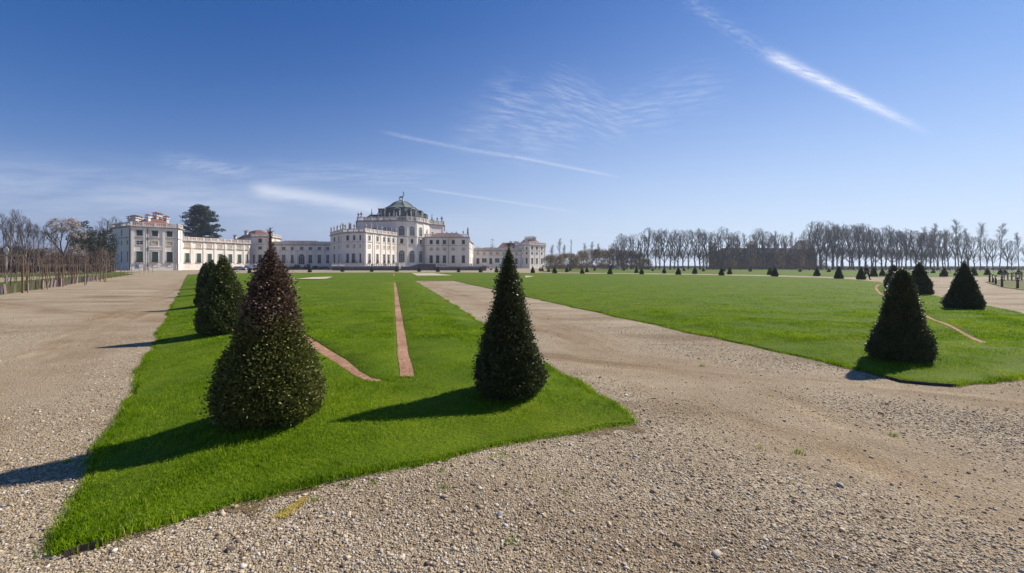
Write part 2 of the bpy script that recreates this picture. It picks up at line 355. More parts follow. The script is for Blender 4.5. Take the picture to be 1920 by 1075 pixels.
M['hat'] = simple('pale_brimmed_hat', (.55, .48, .38), .85, .1, 6)

# ------------------------------------------------------------------ ground, gravel and lawns
def densify(poly, k=.035, jit=.010, dmax=62, seed=1):
    rnd = random.Random(seed); out = []; n = len(poly)
    for i in range(n):
        a, b = poly[i], poly[(i + 1) % n]; L = math.dist(a, b); t = 0.0
        while t < 1:
            x, y = a[0] + (b[0] - a[0]) * t, a[1] + (b[1] - a[1]) * t; D = math.hypot(x, y)
            if D < dmax:
                amp = min(.05, jit * (1 + D * .25))
                x += rnd.uniform(-amp, amp) + (.045 * math.sin(y * 2.3 + x) + .03 * math.sin(y * 6.1 + 2 * x)) * min(1, D / 4) * (jit > .005); y += rnd.uniform(-amp, amp)
            out.append((x, y)); t += max(.09, k * D) / L if D < dmax else 1.0
    return out
def sheet(name, poly, z, m, kind='structure', skirt=0.0, label=None):
    n = len(poly); tris = tessellate_polygon([[Vector((p[0], p[1], 0)) for p in poly]])
    mb = MB(); mb.add([(p[0], p[1], z) for p in poly], [t if (Vector((poly[t[1]][0] - poly[t[0]][0], poly[t[1]][1] - poly[t[0]][1])).cross(Vector((poly[t[2]][0] - poly[t[0]][0], poly[t[2]][1] - poly[t[0]][1]))) > 0) else t[::-1] for t in tris])
    if skirt:
        o = 0; vs = [(p[0], p[1], z - skirt) for p in poly]; base = len(mb.v); mb.v.extend(vs)
        mb.f.extend([(i, base + i, base + (i + 1) % n, (i + 1) % n) for i in range(n)]); mb.m.extend([0] * n)
    return tag(link(name, mb.mesh(name, m)), label, None, None, kind)
big = 5000
sheet('ground', [(-big, -40), (big, -40), (big, big), (-big, big)], -.02, M['field'])
sheet('gravel_path', [(-150, -6), (120, -6), (165, 60), (165, 120), (70, 160), (45, 345), (-250, 345), (-250, 60)], 0.0, M['gravel'])
def inside(P, poly):
    x, y = P[:, 0], P[:, 1]; r = np.zeros(len(P), bool); q = np.asarray(poly); j = len(q) - 1
    for i in range(len(q)):
        xi, yi, xj, yj = q[i, 0], q[i, 1], q[j, 0], q[j, 1]
        c = (yi > y) != (yj > y)
        if c.any(): r ^= c & (x < (xj - xi) * (y - yi) / (yj - yi + 1e-12) + xi)
        j = i
    return r
LZ = .03
def GP(l): return [G(*p) for p in l]
def edge_dist(P, poly):
    P = np.asarray(P, float); q = np.asarray(poly, float); d = np.full(len(P), 1e9)
    for i in range(len(q)):
        a, b = q[i], q[(i + 1) % len(q)]; ab = b - a; t = np.clip(((P - a) @ ab) / (ab @ ab + 1e-12), 0, 1)[:, None]; d = np.minimum(d, np.hypot(*(P - a - t * ab).T))
    return d
front_px = [(122, 1036), (198, 1018), (300, 984), (420, 948), (530, 922), (600, 905), (700, 884), (800, 862), (900, 842), (1000, 822), (1100, 808), (1192, 794), (1050, 704), (985, 661), (900, 606), (840, 567), (778, 526.8), (346.4, 526.8), (252, 735), (190, 868)]
lawn_front = densify(GP(front_px), seed=3)
def crest(P, outline, amp, run):
    t = np.clip(edge_dist(P, outline) / run, 0, 1); P = np.asarray(P, float)
    return LZ + amp * t * t * (3 - 2 * t) + .012 * t * (np.sin(P[:, 0] * 1.9 + np.sin(P[:, 1] * 1.1)) + np.sin(P[:, 1] * 2.3 + 1.3 * np.sin(P[:, 0] * .8)))
def h_front(P): return crest(P, GP(front_px), .13, 1.3)
main_px = [(346.2, 526.6), (850, 526.6), (1000, 560), (1200, 603.5), (1380, 643), (1565, 683), (1690, 716), (1790, 724), (1850, 716), (1920, 707), (2150, 684), (2080, 630), (1920, 592), (1845, 573), (1740, 553), (1690, 541), (1650, 529.5), (1590, 524), (1450, 519), (1270, 515.8), (1100, 513.8), (990, 512.6), (740, 511.6), (480, 512.8), (352, 515)]
lawn_main = densify(GP(main_px), seed=4)
def h_main(P): return crest(P, GP(main_px), .10, 1.3)
from mathutils.geometry import delaunay_2d_cdt
def turf(poly, outline, hfun, dmax, beds=()):
    pts = []; D = 2.0
    while D < dmax:
        st = .12 + .055 * D; n = int(2 * 1.6 * D / st)
        pts += [((k + .5 * (int(D * 7) % 2)) * st - 1.6 * D, D) for k in range(n)]; D += st
    pts = np.array(pts); pts = pts[inside(pts, poly)]; pts = pts[edge_dist(pts, poly) > .07]
    n = len(poly)
    for ou, be in beds: pts = pts[~inside(pts, ou) & (edge_dist(pts, ou) > .03)]
    vs = [Vector(p) for p in poly]; ed = [(i, (i + 1) % n) for i in range(n)]
    for lp in [q for b_ in beds for q in b_]:
        o = len(vs); vs += [Vector(p) for p in lp]; ed += [(o + i, o + (i + 1) % len(lp)) for i in range(len(lp))]
    vs += [Vector(p) for p in pts.tolist()]
    r = delaunay_2d_cdt(vs, ed, [], 1, 1e-5); P = np.array([v[:] for v in r[0]]); z = hfun(P)
    for ou, be in beds: z[inside(P, be) | (edge_dist(P, be) < .004)] -= .022
    mb = MB(); mb.add([(a, b, c) for (a, b), c in zip(P, z)], [tuple(f) for f in r[2]])
    sg = 1 if sum(poly[i - 1][0] * poly[i][1] - poly[i][0] * poly[i - 1][1] for i in range(n)) > 0 else -1; rim = []
    for i in range(n):
        u = np.array(poly[(i + 1) % n]) - np.array(poly[i - 1]); u = u / (np.linalg.norm(u) + 1e-9) * sg; rim.append((poly[i][0] + u[1] * .055, poly[i][1] - u[0] * .055))
    mb.add([(p[0], p[1], LZ) for p in poly] + [(p[0], p[1], -.02) for p in rim], [(i, n + i, n + (i + 1) % n, (i + 1) % n) for i in range(n)])
    me = mb.mesh('lawn', M['lawn'], True); tag(link('lawn', me), None, None, None, 'structure')
far_px = [(1010, 510.2), (1100, 511.4), (1270, 513), (1450, 515.8), (1590, 519.8), (1680, 520.2), (1760, 519.4), (1850, 518.8), (2200, 519.5), (2200, 510.5), (1920, 509.6), (1700, 508.6), (1500, 506.9), (1200, 505.6), (1035, 505.4)]
lawn_far = GP(far_px); sheet('lawn', lawn_far, LZ, M['lawn'], skirt=.08)
post_px = [(1846, 529.5), (1866, 526), (1920, 524.5), (2150, 525), (2150, 560), (1960, 549), (1920, 545), (1885, 540), (1862, 534)]
lawn_posts = densify(GP(post_px), seed=5); sheet('lawn', lawn_posts, .03, M['lawn_dry'], skirt=.06)
strip_px = [(-300, 606), (-80, 568), (0, 553.5), (60, 544), (130, 533.5), (190, 523.8), (252, 514.6), (232, 512.6), (190, 515), (90, 523), (0, 530), (-300, 556)]
lawn_strip = densify(GP(strip_px), seed=6); sheet('lawn', lawn_strip, .03, M['lawn_rough'], skirt=.06)
back_px = [(-300, 520), (-100, 516), (0, 514.5), (100, 512.3), (200, 510.4), (262, 511), (210, 513.4), (100, 518), (0, 521), (-300, 530)]
sheet('lawn', GP(back_px), .03, M['lawn_rough'], skirt=.06)
orch_px = [(-600, 516), (-100, 511.6), (100, 509.2), (205, 507.8), (200, 505.6), (-600, 505.6)]
sheet('rough_grass', GP(orch_px), .03, M['lawn_dry'], skirt=.06)
# pink gravel strips and pale patches let into the lawn
def band(name, L, Rr, z, m): return sheet(name, GP(L) + GP(Rr)[::-1], z, m)
def GL(l): return [((px - CX) / F * (EYE - .18) * F / (py - HY), (EYE - .18) * F / (py - HY)) for px, py in l]
def strip_lr(Lp, Rp, wide=.0):
    L, Q = GL(Lp), GL(Rp); A, B = [], []
    for k in range(len(L) - 1):
        n = max(2, int(math.dist(L[k], L[k + 1]) / .18))
        for t in range(n): f = t / n; A.append(np.array(L[k]) + (np.array(L[k + 1]) - L[k]) * f); B.append(np.array(Q[k]) + (np.array(Q[k + 1]) - Q[k]) * f)
    A.append(np.array(L[-1])); B.append(np.array(Q[-1])); r_ = random.Random(len(A)); out_l, out_r, in_l, in_r = [], [], [], []
    for a, b in zip(A, B):
        c = (a + b) / 2; hw = np.linalg.norm(b - a) / 2; u = (b - a) / (2 * hw + 1e-9); e = r_.uniform(-.010, .010); w_ = max(.015, hw * .92 + wide)
        out_l.append(tuple(c - u * (w_ + .045 + e))); out_r.append(tuple(c + u * (w_ + .045 - e))); in_l.append(tuple(c - u * (w_ + e))); in_r.append(tuple(c + u * (w_ - e)))
    return out_l + out_r[::-1], in_l + in_r[::-1]
strip_a, strip_a_bed = strip_lr([(748, 701), (744, 640), (740.5, 580), (738.2, 529)], [(777, 701), (763, 640), (752, 580), (742, 529)])
strip_b, strip_b_bed = strip_lr([(520, 606), (560, 634), (600, 660), (640, 686), (665, 700), (690, 709), (716, 709.5)], [(540, 606), (575, 626), (610, 648), (650, 674), (675, 694), (696, 705.5), (716, 708)], .015)
strip_c, strip_c_bed = strip_lr([(1656, 529.8), (1643, 533), (1639.5, 539), (1646, 548), (1664, 557), (1700, 573), (1740, 592), (1790, 614), (1838, 637)], [(1662, 530), (1648, 533), (1645, 539), (1651, 547), (1672, 557.5), (1708, 573), (1750, 592), (1800, 614), (1854, 637)], -.01)
strip_d = GL([(737, 513.5), (737.4, 518)]) + GL([(739, 513.5), (739.6, 518)])[::-1]
def lawn_sheet(name, poly, m, lift, main):
    o = sheet(name, poly, 0, m); me = o.data; P = np.array([v.co[:2] for v in me.vertices]); z = np.maximum((h_main if main else h_front)(P), LZ) + lift
    for v, q in zip(me.vertices, z): v.co.z = q
for s_, mn, lf in ((strip_a_bed, False, -.010), (strip_b_bed, False, -.010), (strip_c_bed, True, -.010), (strip_d, True, .02)): lawn_sheet('pink_gravel_strip', s_, M['pink'], lf, mn)
patch_1 = [(553, 522.8), (585, 519.8), (625, 518.4), (612, 522.3), (598, 523)]; patch_2 = [(782, 516.6), (772, 512.2), (812, 512.2), (850, 516.6)]; patch_3 = [(985, 520.5), (985, 516.5), (1002, 517.8)]
for p_ in (patch_1, patch_2, patch_3): lawn_sheet('gravel_patch', GL(p_), M['sandy'], .03, True)
rng = np.random.default_rng(11)
turf(lawn_front, GP(front_px), h_front, 48, ((strip_a, strip_a_bed), (strip_b, strip_b_bed))); turf(lawn_main, GP(main_px), h_main, 150, ((strip_c, strip_c_bed),))
def in_view_area(n, d0, d1, power=1.0, spread=1.35):
    """points in a wedge around the camera; density falls as 1/d^power"""
    u = rng.random(n)
    if abs(power - 2) < 1e-6: d = d0 * (d1 / d0) ** u
    else:
        e = 2 - power; d = (d0 ** e + (d1 ** e - d0 ** e) * u) ** (1 / e)
    return np.stack([(rng.random(n) * 2 - 1) * spread * d, d], 1)
def grass(name, polys, pts, hlo, hhi, wid, z):
    keep = np.zeros(len(pts), bool)
    for p in polys: keep |= inside(pts, p)
    for p in (strip_a, strip_b, strip_c): keep &= ~inside(pts + rng.normal(0, .012, pts.shape), p)
    pts = pts[keep]; n = len(pts)
    zt = np.full(n, z)
    if z == LZ:
        inf = inside(pts, lawn_front); zt[inf] = h_front(pts[inf]); zt[~inf] = h_main(pts[~inf])
    a = rng.random(n) * 2 * np.pi; h = hlo + (hhi - hlo) * rng.random(n)
    clump = .5 + .5 * np.sin(pts[:, 0] * 3.1 + 1.7 * np.sin(pts[:, 1] * 2.3)) * np.sin(pts[:, 1] * 3.7 + np.sin(pts[:, 0] * 1.9))
    big_ = np.sin(pts[:, 0] * .9 + 2 * np.sin(pts[:, 1] * .5)) * np.sin(pts[:, 1] * 1.1 + pts[:, 0] * .4)
    h *= (.70 + .65 * clump) * (1 + .28 * big_)
    lean = rng.random(n) * .75 * h; la = rng.random(n) * 2 * np.pi
    ux, uy = np.cos(a) * wid / 2, np.sin(a) * wid / 2; lx, ly = np.cos(la) * lean, np.sin(la) * lean
    z0 = zt - .012; V = np.zeros((n, 5, 3))
    V[:, 0] = np.stack([pts[:, 0] - ux, pts[:, 1] - uy, z0], 1); V[:, 1] = np.stack([pts[:, 0] + ux, pts[:, 1] + uy, z0], 1)
    V[:, 2] = np.stack([pts[:, 0] + ux * .8 + lx * .3, pts[:, 1] + uy * .8 + ly * .3, z0 + h * .6], 1)
    V[:, 3] = np.stack([pts[:, 0] - ux * .8 + lx * .3, pts[:, 1] - uy * .8 + ly * .3, z0 + h * .6], 1)
    V[:, 4] = np.stack([pts[:, 0] + lx, pts[:, 1] + ly, z0 + h], 1)
    b = np.arange(n)[:, None] * 5
    Fc = np.concatenate([b + np.array([[0, 1, 2]]), b + np.array([[0, 2, 3]]), b + np.array([[3, 2, 4]])], 0)
    me = np_mesh(name, V.reshape(-1, 3), Fc, M['blade'])
    return tag(link(name, me), None, None, None, 'stuff')
tufts = np.concatenate([in_view_area(760000, 2.2, 15, 1.3), in_view_area(330000, 9, 75, 2.6)], 0)
grass('grass', [lawn_front, lawn_main], tufts[:760000], .018, .042, .0046, LZ)
grass('grass', [lawn_front, lawn_main], tufts[760000:], .028, .050, .012, LZ)
# overhanging fringe along the edges of the two near lawns
def fringe(poly, per, dmax):
    P = []
    for i in range(len(poly)):
        a, b = poly[i], poly[(i + 1) % len(poly)]; L = math.dist(a, b); D = math.hypot(*a)
        if D > dmax or L > 3: continue
        k = int(L * per * min(1, 6 / max(D, 1))); t = rng.random(k)[:, None]
        P.append(np.array(a) + (np.array(b) - np.array(a)) * t + rng.normal(.0, .038, (k, 2)))
    return np.concatenate(P, 0)
def fringe_grass(poly):
    pts = fringe(poly, 1300, 30); everywhere = [(-99, -9), (99, -9), (99, 99), (-99, 99)]
    return grass('edge_grass', [everywhere], pts, .024, .052, .006, .018)
fringe_grass(lawn_front); fringe_grass(lawn_main)
# loose pebbles; few on the trodden middle of the paths
TRACKS = [(G(880, 560), G(1750, 880), 1.25), (G(1250, 690), G(2100, 770), .9), (G(330, 540), G(60, 690), 1.1)]
def packed(P):
    m = np.zeros(len(P))
    for a, b, w_ in TRACKS:
        a, b = np.array(a), np.array(b); u = (b - a) / np.linalg.norm(b - a); q = P - a; d = np.abs(q[:, 0] * u[1] - q[:, 1] * u[0]); d = d + .25 * np.sin(q[:, 0] * 1.3) + .2 * np.sin(q[:, 1] * 2.1)
        m = np.maximum(m, np.clip(1.35 - d / w_, 0, 1))
    return m
def pebbles(n, d0, d1, power, rlo, rhi, sub):
    bm = bmesh.new(); bmesh.ops.create_icosphere(bm, subdivisions=sub, radius=1); bv = np.array([v.co[:] for v in bm.verts]); bf = np.array([[v.index for v in f.verts] for f in bm.faces]); bm.free()
    pts = in_view_area(n, d0, d1, power); bad = inside(pts, lawn_front) | inside(pts, lawn_main); pts = pts[~bad]; n = len(pts)
    big_zone = .5 + .5 * np.sin(pts[:, 0] * 1.7 + np.sin(pts[:, 1] * 1.3)) * np.sin(pts[:, 1] * 1.9 + 1.1 * np.sin(pts[:, 0] * .9))
    keep = rng.random(n) < (.45 + .55 * big_zone) * (1 - .88 * packed(pts)); pts = pts[keep]; n = len(pts)
    r = np.exp(rng.normal(0, .35, n)) * (rlo + (rhi - rlo) * rng.random(n) ** 2.2)
    s = np.stack([r * (.8 + .7 * rng.random(n)), r * (.7 + .4 * rng.random(n)), r * (.4 + .35 * rng.random(n))], 1)
    V = bv[None] * s[:, None] * (1 + .16 * rng.standard_normal((n, len(bv), 1)))
    a = rng.random(n) * 2 * np.pi; t = rng.normal(0, .3, n)
    ca, sa, ct, st_ = np.cos(a), np.sin(a), np.cos(t), np.sin(t)
    x, y, z = V[..., 0], V[..., 1], V[..., 2]
    x, z = x * ct[:, None] - z * st_[:, None], x * st_[:, None] + z * ct[:, None]
    X = x * ca[:, None] - y * sa[:, None] + pts[:, :1]; Y = x * sa[:, None] + y * ca[:, None] + pts[:, 1:2]; Z = z + (s[:, 2] * .35)[:, None]
    V = np.stack([X, Y, Z], -1).reshape(-1, 3); Fc = (bf[None] + (np.arange(n) * len(bv))[:, None, None]).reshape(-1, 3)
    return tag(link('gravel_stones', np_mesh('gravel_stones', V, Fc, M['pebble'], smooth=sub > 1)), None, None, None, 'stuff')
# soil and moss showing along the lawn's lower edge, with stray weeds
def verge(px_line, w0, w1, seed):
    rnd_ = random.Random(seed); P = [np.array(G(*q)) for q in px_line]; inner, outer = [], []
    for a, b in zip(P[:-1], P[1:]):
        u = (b - a) / np.linalg.norm(b - a); nrm = np.array((u[1], -u[0])); k = max(2, int(np.linalg.norm(b - a) / .05))
        for i in range(k):
            q = a + (b - a) * i / k; wd = w0 + (w1 - w0) * (.5 + .5 * math.sin(q[0] * 3 + 2 * math.sin(q[1] * 4))) * (.6 + .4 * math.sin(q[0] * 11 + q[1] * 7)) * rnd_.uniform(.5, 1.2); inner.append(tuple(q - nrm * .08)); outer.append(tuple(q + nrm * wd))
    sheet('soil_verge', inner + outer[::-1], .004, M['soil'])
verge(front_px[:12], .03, .30, 1); verge([(1565, 684), (1690, 717), (1790, 725), (1850, 717), (1920, 708)], .03, .14, 2)
def weeds(n, seed):
    r_ = np.random.default_rng(seed); P = []
    for k in range(n):
        if k % 3: q = np.array(G(*front_px[r_.integers(0, 11)])); c_ = q + r_.normal(0, .22, 2)
        else: d = 2.0 * 5 ** r_.random(); c_ = np.array(((r_.random() * 2 - 1) * 1.1 * d, d))
        P.append(c_ + r_.normal(0, .022, (int(r_.integers(8, 34)), 2)))
    P = np.concatenate(P); P = P[~inside(P, lawn_front) & ~inside(P, lawn_main)]; grass('weeds', [[(-99, -9), (99, -9), (99, 99), (-99, 99)]], P, .012, .035, .006, .008)
weeds(60, 5)
pebbles(520000, 1.9, 12, 1.85, .0026, .0066, 1)
pebbles(30000, 1.9, 14, 1.7, .005, .0098, 2)
pebbles(110, 2.0, 7, 1.5, .009, .015, 2)

# ------------------------------------------------------------------ yew cones
def yew_mesh(name, H, prof, n, leaf, m, seed, lump=.045, ragged=.0):
    r_ = np.random.default_rng(seed); T = np.array([p[0] for p in prof]); Rr = np.array([p[1] for p in prof])
    ph = r_.random(8) * 6.28
    def rad(t, a):
        b = np.interp(t, T, Rr)
        l = 1 + lump * (np.sin(3 * a + 5 * t + ph[0]) + .8 * np.sin(5 * a - 9 * t + ph[1]) + .7 * np.sin(2 * a + 17 * t + ph[2]) + .6 * np.sin(9 * a + 23 * t + ph[3]))
        return b * l
    # sample the height in proportion to the girth
    tt = np.linspace(0, 1, 400); wgt = np.interp(tt, T, Rr) + .004; cdf = np.cumsum(wgt); cdf /= cdf[-1]
    nc = max(40, n // 22); tc = np.interp(r_.random(nc), cdf, tt); ac = r_.random(nc) * 6.283; push = r_.normal(0, .023 + ragged, nc)
    ci = r_.integers(0, nc, n); sp = .045 + .5 * leaf
    t = np.clip(tc[ci] + r_.normal(0, sp / H, n), 0, 1); a = ac[ci] + r_.normal(0, 1, n) * sp / np.maximum(np.interp(t, T, Rr), .05)
    solo = r_.random(n) < .45; t[solo] = np.interp(r_.random(solo.sum()), cdf, tt); a[solo] = r_.random(solo.sum()) * 6.283
    rr = rad(t, a) + np.where(solo, r_.normal(-.02, .022, n), push[ci] + r_.normal(0, .018, n)) * np.minimum(1, np.interp(t, T, Rr) / .12 + .15)
    base = np.stack([np.cos(a) * rr, np.sin(a) * rr, t * H + r_.normal(0, .01, n)], 1)
    nrm = np.stack([np.cos(a), np.sin(a), np.full(n, .45)], 1) + r_.normal(0, .85, (n, 3)); nrm[:, 2] = np.abs(nrm[:, 2]) * .8 + .05
    nrm /= np.linalg.norm(nrm, axis=1)[:, None]
    side = np.cross(nrm, r_.normal(0, 1, (n, 3))); side /= np.linalg.norm(side, axis=1)[:, None]
    up = np.cross(side, nrm)
    L = leaf * (.6 + .8 * r_.random(n)) * np.minimum(1, .45 + np.interp(t, T, Rr) / .16); Wd = L * .30
    V = np.zeros((n, 4, 3)); V[:, 0] = base - nrm * L[:, None] * .3
    V[:, 1] = base + side * Wd[:, None] + nrm * L[:, None] * .25 + up * Wd[:, None] * .3
    V[:, 2] = base + nrm * L[:, None] * .75; V[:, 3] = base - side * Wd[:, None] + nrm * L[:, None] * .25 + up * Wd[:, None] * .3
    V[..., 2] = np.maximum(V[..., 2], .005)
    b = np.arange(n)[:, None] * 4; Fq = np.concatenate([b + np.array([[0, 1, 2]]), b + np.array([[0, 2, 3]])], 0)
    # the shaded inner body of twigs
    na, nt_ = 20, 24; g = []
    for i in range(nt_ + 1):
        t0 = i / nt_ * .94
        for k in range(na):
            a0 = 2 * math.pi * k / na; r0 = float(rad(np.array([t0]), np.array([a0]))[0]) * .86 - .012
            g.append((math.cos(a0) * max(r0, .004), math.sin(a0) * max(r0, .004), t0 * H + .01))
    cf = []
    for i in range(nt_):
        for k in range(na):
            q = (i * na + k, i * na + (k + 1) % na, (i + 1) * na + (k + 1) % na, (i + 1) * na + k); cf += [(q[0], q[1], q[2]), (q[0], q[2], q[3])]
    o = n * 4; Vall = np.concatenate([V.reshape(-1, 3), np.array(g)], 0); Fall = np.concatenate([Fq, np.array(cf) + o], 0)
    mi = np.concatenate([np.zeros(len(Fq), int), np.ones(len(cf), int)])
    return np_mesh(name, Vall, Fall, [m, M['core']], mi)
def yew_trunk(h=.12): 
    mb = MB(); mb.tube([(0, 0, 0), (0, 0, h), (.01, 0, h * 3)], [.07, .05, .04], 8); return mb.mesh('trunk', M['bark'])
trunk_me = yew_trunk()
def yew(name, px, D, z, me, label, s=1.0, rz=0.0, group='clipped yew cones on the lawns', parts=True):
    x, y = PD(px, D)
    if parts:
        e = empty(name, (x, y, z), rz); e.scale = s if isinstance(s, tuple) else (s, s, s)
        link('foliage', me, e); link('trunk', trunk_me, e)
    else: e = link(name, me, None, (x, y, z), rz, s)
    return tag(e, label, 'topiary', group)
profA = [(0, .33), (.05, .395), (.14, .44), (.25, .375), (.43, .245), (.65, .15), (.76, .10), (.81, .078), (.88, .034), (.915, .010), (1, .005)]
profB = [(0, .26), (.05, .32), (.13, .35), (.24, .305), (.34, .26), (.56, .15), (.775, .085), (.92, .034), (.965, .012), (1, .005)]
profC = [(0, .33), (.04, .385), (.10, .40), (.22, .34), (.4, .25), (.71, .15), (.9, .085), (.97, .06), (1, .02)]
profD = [(0, .42), (.05, .475), (.11, .49), (.25, .41), (.5, .275), (.75, .14), (.9, .065), (1, .02)]
profN = [(0, .39), (.06, .43), (.14, .435), (.3, .36), (.5, .26), (.75, .14), (.9, .065), (1, .02)]
profS = [(0, .43), (.06, .48), (.14, .49), (.3, .42), (.5, .315), (.75, .18), (.9, .085), (1, .025)]
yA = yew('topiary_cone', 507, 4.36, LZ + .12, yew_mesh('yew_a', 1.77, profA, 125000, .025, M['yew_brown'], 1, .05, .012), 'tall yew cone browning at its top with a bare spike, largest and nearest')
# brown leader shoots on the near cone's spike
mb = MB(); rnd = random.Random(4)
for k in range(46):
    z0 = 1.50 + rnd.random() * .30; a = rnd.random() * 6.28; l = .025 + .055 * rnd.random() * (1.86 - z0) / .36
    mb.tube([(0, 0, z0), (math.cos(a) * l, math.sin(a) * l, z0 + l * .8)], [.005, .002], 3)
mb.tube([(0, 0, 1.35), (.01, 0, 1.6), (-.005, .005, 1.82)], [.016, .010, .004], 5)
link('leader_shoot', mb.mesh('leader_shoot', M['twig_brown']), yA)
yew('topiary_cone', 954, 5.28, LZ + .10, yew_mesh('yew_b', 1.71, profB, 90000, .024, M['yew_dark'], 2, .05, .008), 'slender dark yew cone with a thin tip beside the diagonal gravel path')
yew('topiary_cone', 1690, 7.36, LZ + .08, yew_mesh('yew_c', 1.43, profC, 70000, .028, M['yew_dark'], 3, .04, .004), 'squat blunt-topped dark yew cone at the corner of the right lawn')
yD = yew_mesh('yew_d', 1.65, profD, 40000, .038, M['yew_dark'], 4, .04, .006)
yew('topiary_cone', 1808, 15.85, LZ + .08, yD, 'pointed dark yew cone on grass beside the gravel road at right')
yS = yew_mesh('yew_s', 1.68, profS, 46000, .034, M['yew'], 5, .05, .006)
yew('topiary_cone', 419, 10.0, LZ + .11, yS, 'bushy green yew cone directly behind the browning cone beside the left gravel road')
yM = yew_mesh('yew_m', 1.66, profS, 7000, .075, M['yew_dark'], 6, .05, .01)
yM2 = yew_mesh('yew_n', 1.66, profN, 7000, .075, M['yew_dark'], 7, .05, .01)
ordn = ['second', 'third', 'fourth', 'fifth', 'sixth', 'seventh', 'eighth', 'ninth', 'tenth', 'eleventh', 'twelfth', 'thirteenth', 'fourteenth', 'fifteenth', 'sixteenth', 'seventeenth', 'eighteenth', 'nineteenth', 'twentieth']
x0, y0, dx, dy = -6.4, 10.0, -4.78, 6.95
for k in range(1, 7):
    X, Y = x0 + dx * k, y0 + dy * k
    yew('topiary_cone', CX + X / Y * F, Y, LZ + .11, yM if k % 2 else yM2, ordn[k] + ' yew cone from the front in the row along the left road', (1, 1, 1.0 + .05 * math.sin(k * 3)), k * 1.3, 'yew cones along the left road')
for (px, by, s, ph_) in [(1724, 553.6, 1.02, 'wide dark yew cone seen over the shoulder of the squat cone'), (1676, 541, .95, 'yew cone half hidden left of the squat cone, nearer of two'),
                      (1672, 533.5, .95, 'yew cone half hidden left of the squat cone, farther of two'), (1614.5, 524.8, .88, 'yew cone beside the walking person'), (1572.8, 523.2, .92, 'yew cone at the lawn end left of the walking person')]:
    yew('topiary_cone', px, (EYE - LZ - .08) * F / (by - HY) + .5, LZ + .08, yM2 if px in (1614.5, 1572.8) else yM, ph_, s, px, 'yew cones at the right lawn')
yF = yew_mesh('yew_far', 1.75, profN, 1100, .16, M['yew_dark'], 8, .06, .01)
yF2 = yew_mesh('yew_far_b', 1.75, profS, 1100, .16, M['yew_dark'], 9, .06, .01)
def far_row(items, what, group, z=LZ):
    n = len(items)
    for i, (px, by, h) in enumerate(items):
        D = (EYE - LZ - .05) * F / (by - HY) + .5
        o = ('leftmost ' if i == 0 else 'rightmost ' if i == n - 1 else ordn[i - 1] + ' from left ') + what
        hm = h * D / F / 1.75
        yew('topiary_cone', px, D, z + .03, (yF, yF2)[i % 2], o, (min(1.25, max(.8, hm * 1.05)), min(1.25, max(.8, hm * 1.05)), hm), i * .9, group, False)
far_row([(468, 512.6, 11), (524, 510.9, 11), (581, 510.8, 11.5), (642, 509.9, 10), (697, 509.9, 11), (744, 509.6, 11), (786, 509.8, 11), (821, 510, 10), (860, 510.5, 10.5), (901, 510.7, 11), (930.7, 511, 12)],
        'of the small yew cones before the palace terrace', 'yew cones in front of the palace')
far_row([(999, 512.2, 13.5), (1040, 513, 13.5), (1091.7, 513.8, 12.5), (1143.7, 514.8, 14.5), (1203, 515, 14), (1272, 515.9, 15), (1352.8, 517.3, 16.5), (1452.8, 518.9, 19)],
        'of the small yew cones on the near edge of the cross path', 'yew cones on the near edge of the cross path')
far_row([(1028.6, 509.8, 8.5), (1062.8, 510.4, 9.5), (1100.5, 510.5, 10.5), (1193.3, 512.2, 11), (1245.3, 513, 12), (1303, 513.9, 14), (1368.3, 514.8, 14.5), (1444, 515.9, 15.5), (1532, 517.7, 18), (1638, 518.5, 18), (1654.5, 517.6, 15), (1770, 519, 18.5), (1795.7, 517.4, 17), (1826, 517.2, 16)],
        'of the small yew cones on the far edge of the cross path', 'yew cones on the far edge of the cross path')
far_row([(1012.5, 508.4, 8), (1017, 508.4, 7), (1068.7, 508.1, 7), (1114.7, 507.7, 6), (1169.7, 507.6, 6), (1224, 508.1, 6), (1282.8, 508.2, 6), (1319, 508.9, 7), (1358, 509.1, 7), (1406.7, 509.2, 7), (1500, 509.7, 7), (1554, 510.2, 7), (1749.5, 512.2, 10), (1851.4, 515.7, 12), (1876, 515.1, 12), (1884, 515.3, 10), (1909.6, 515.1, 11)],
        'of the tiny yew cones in the farthest row before the hedge', 'yew cones in the farthest row')
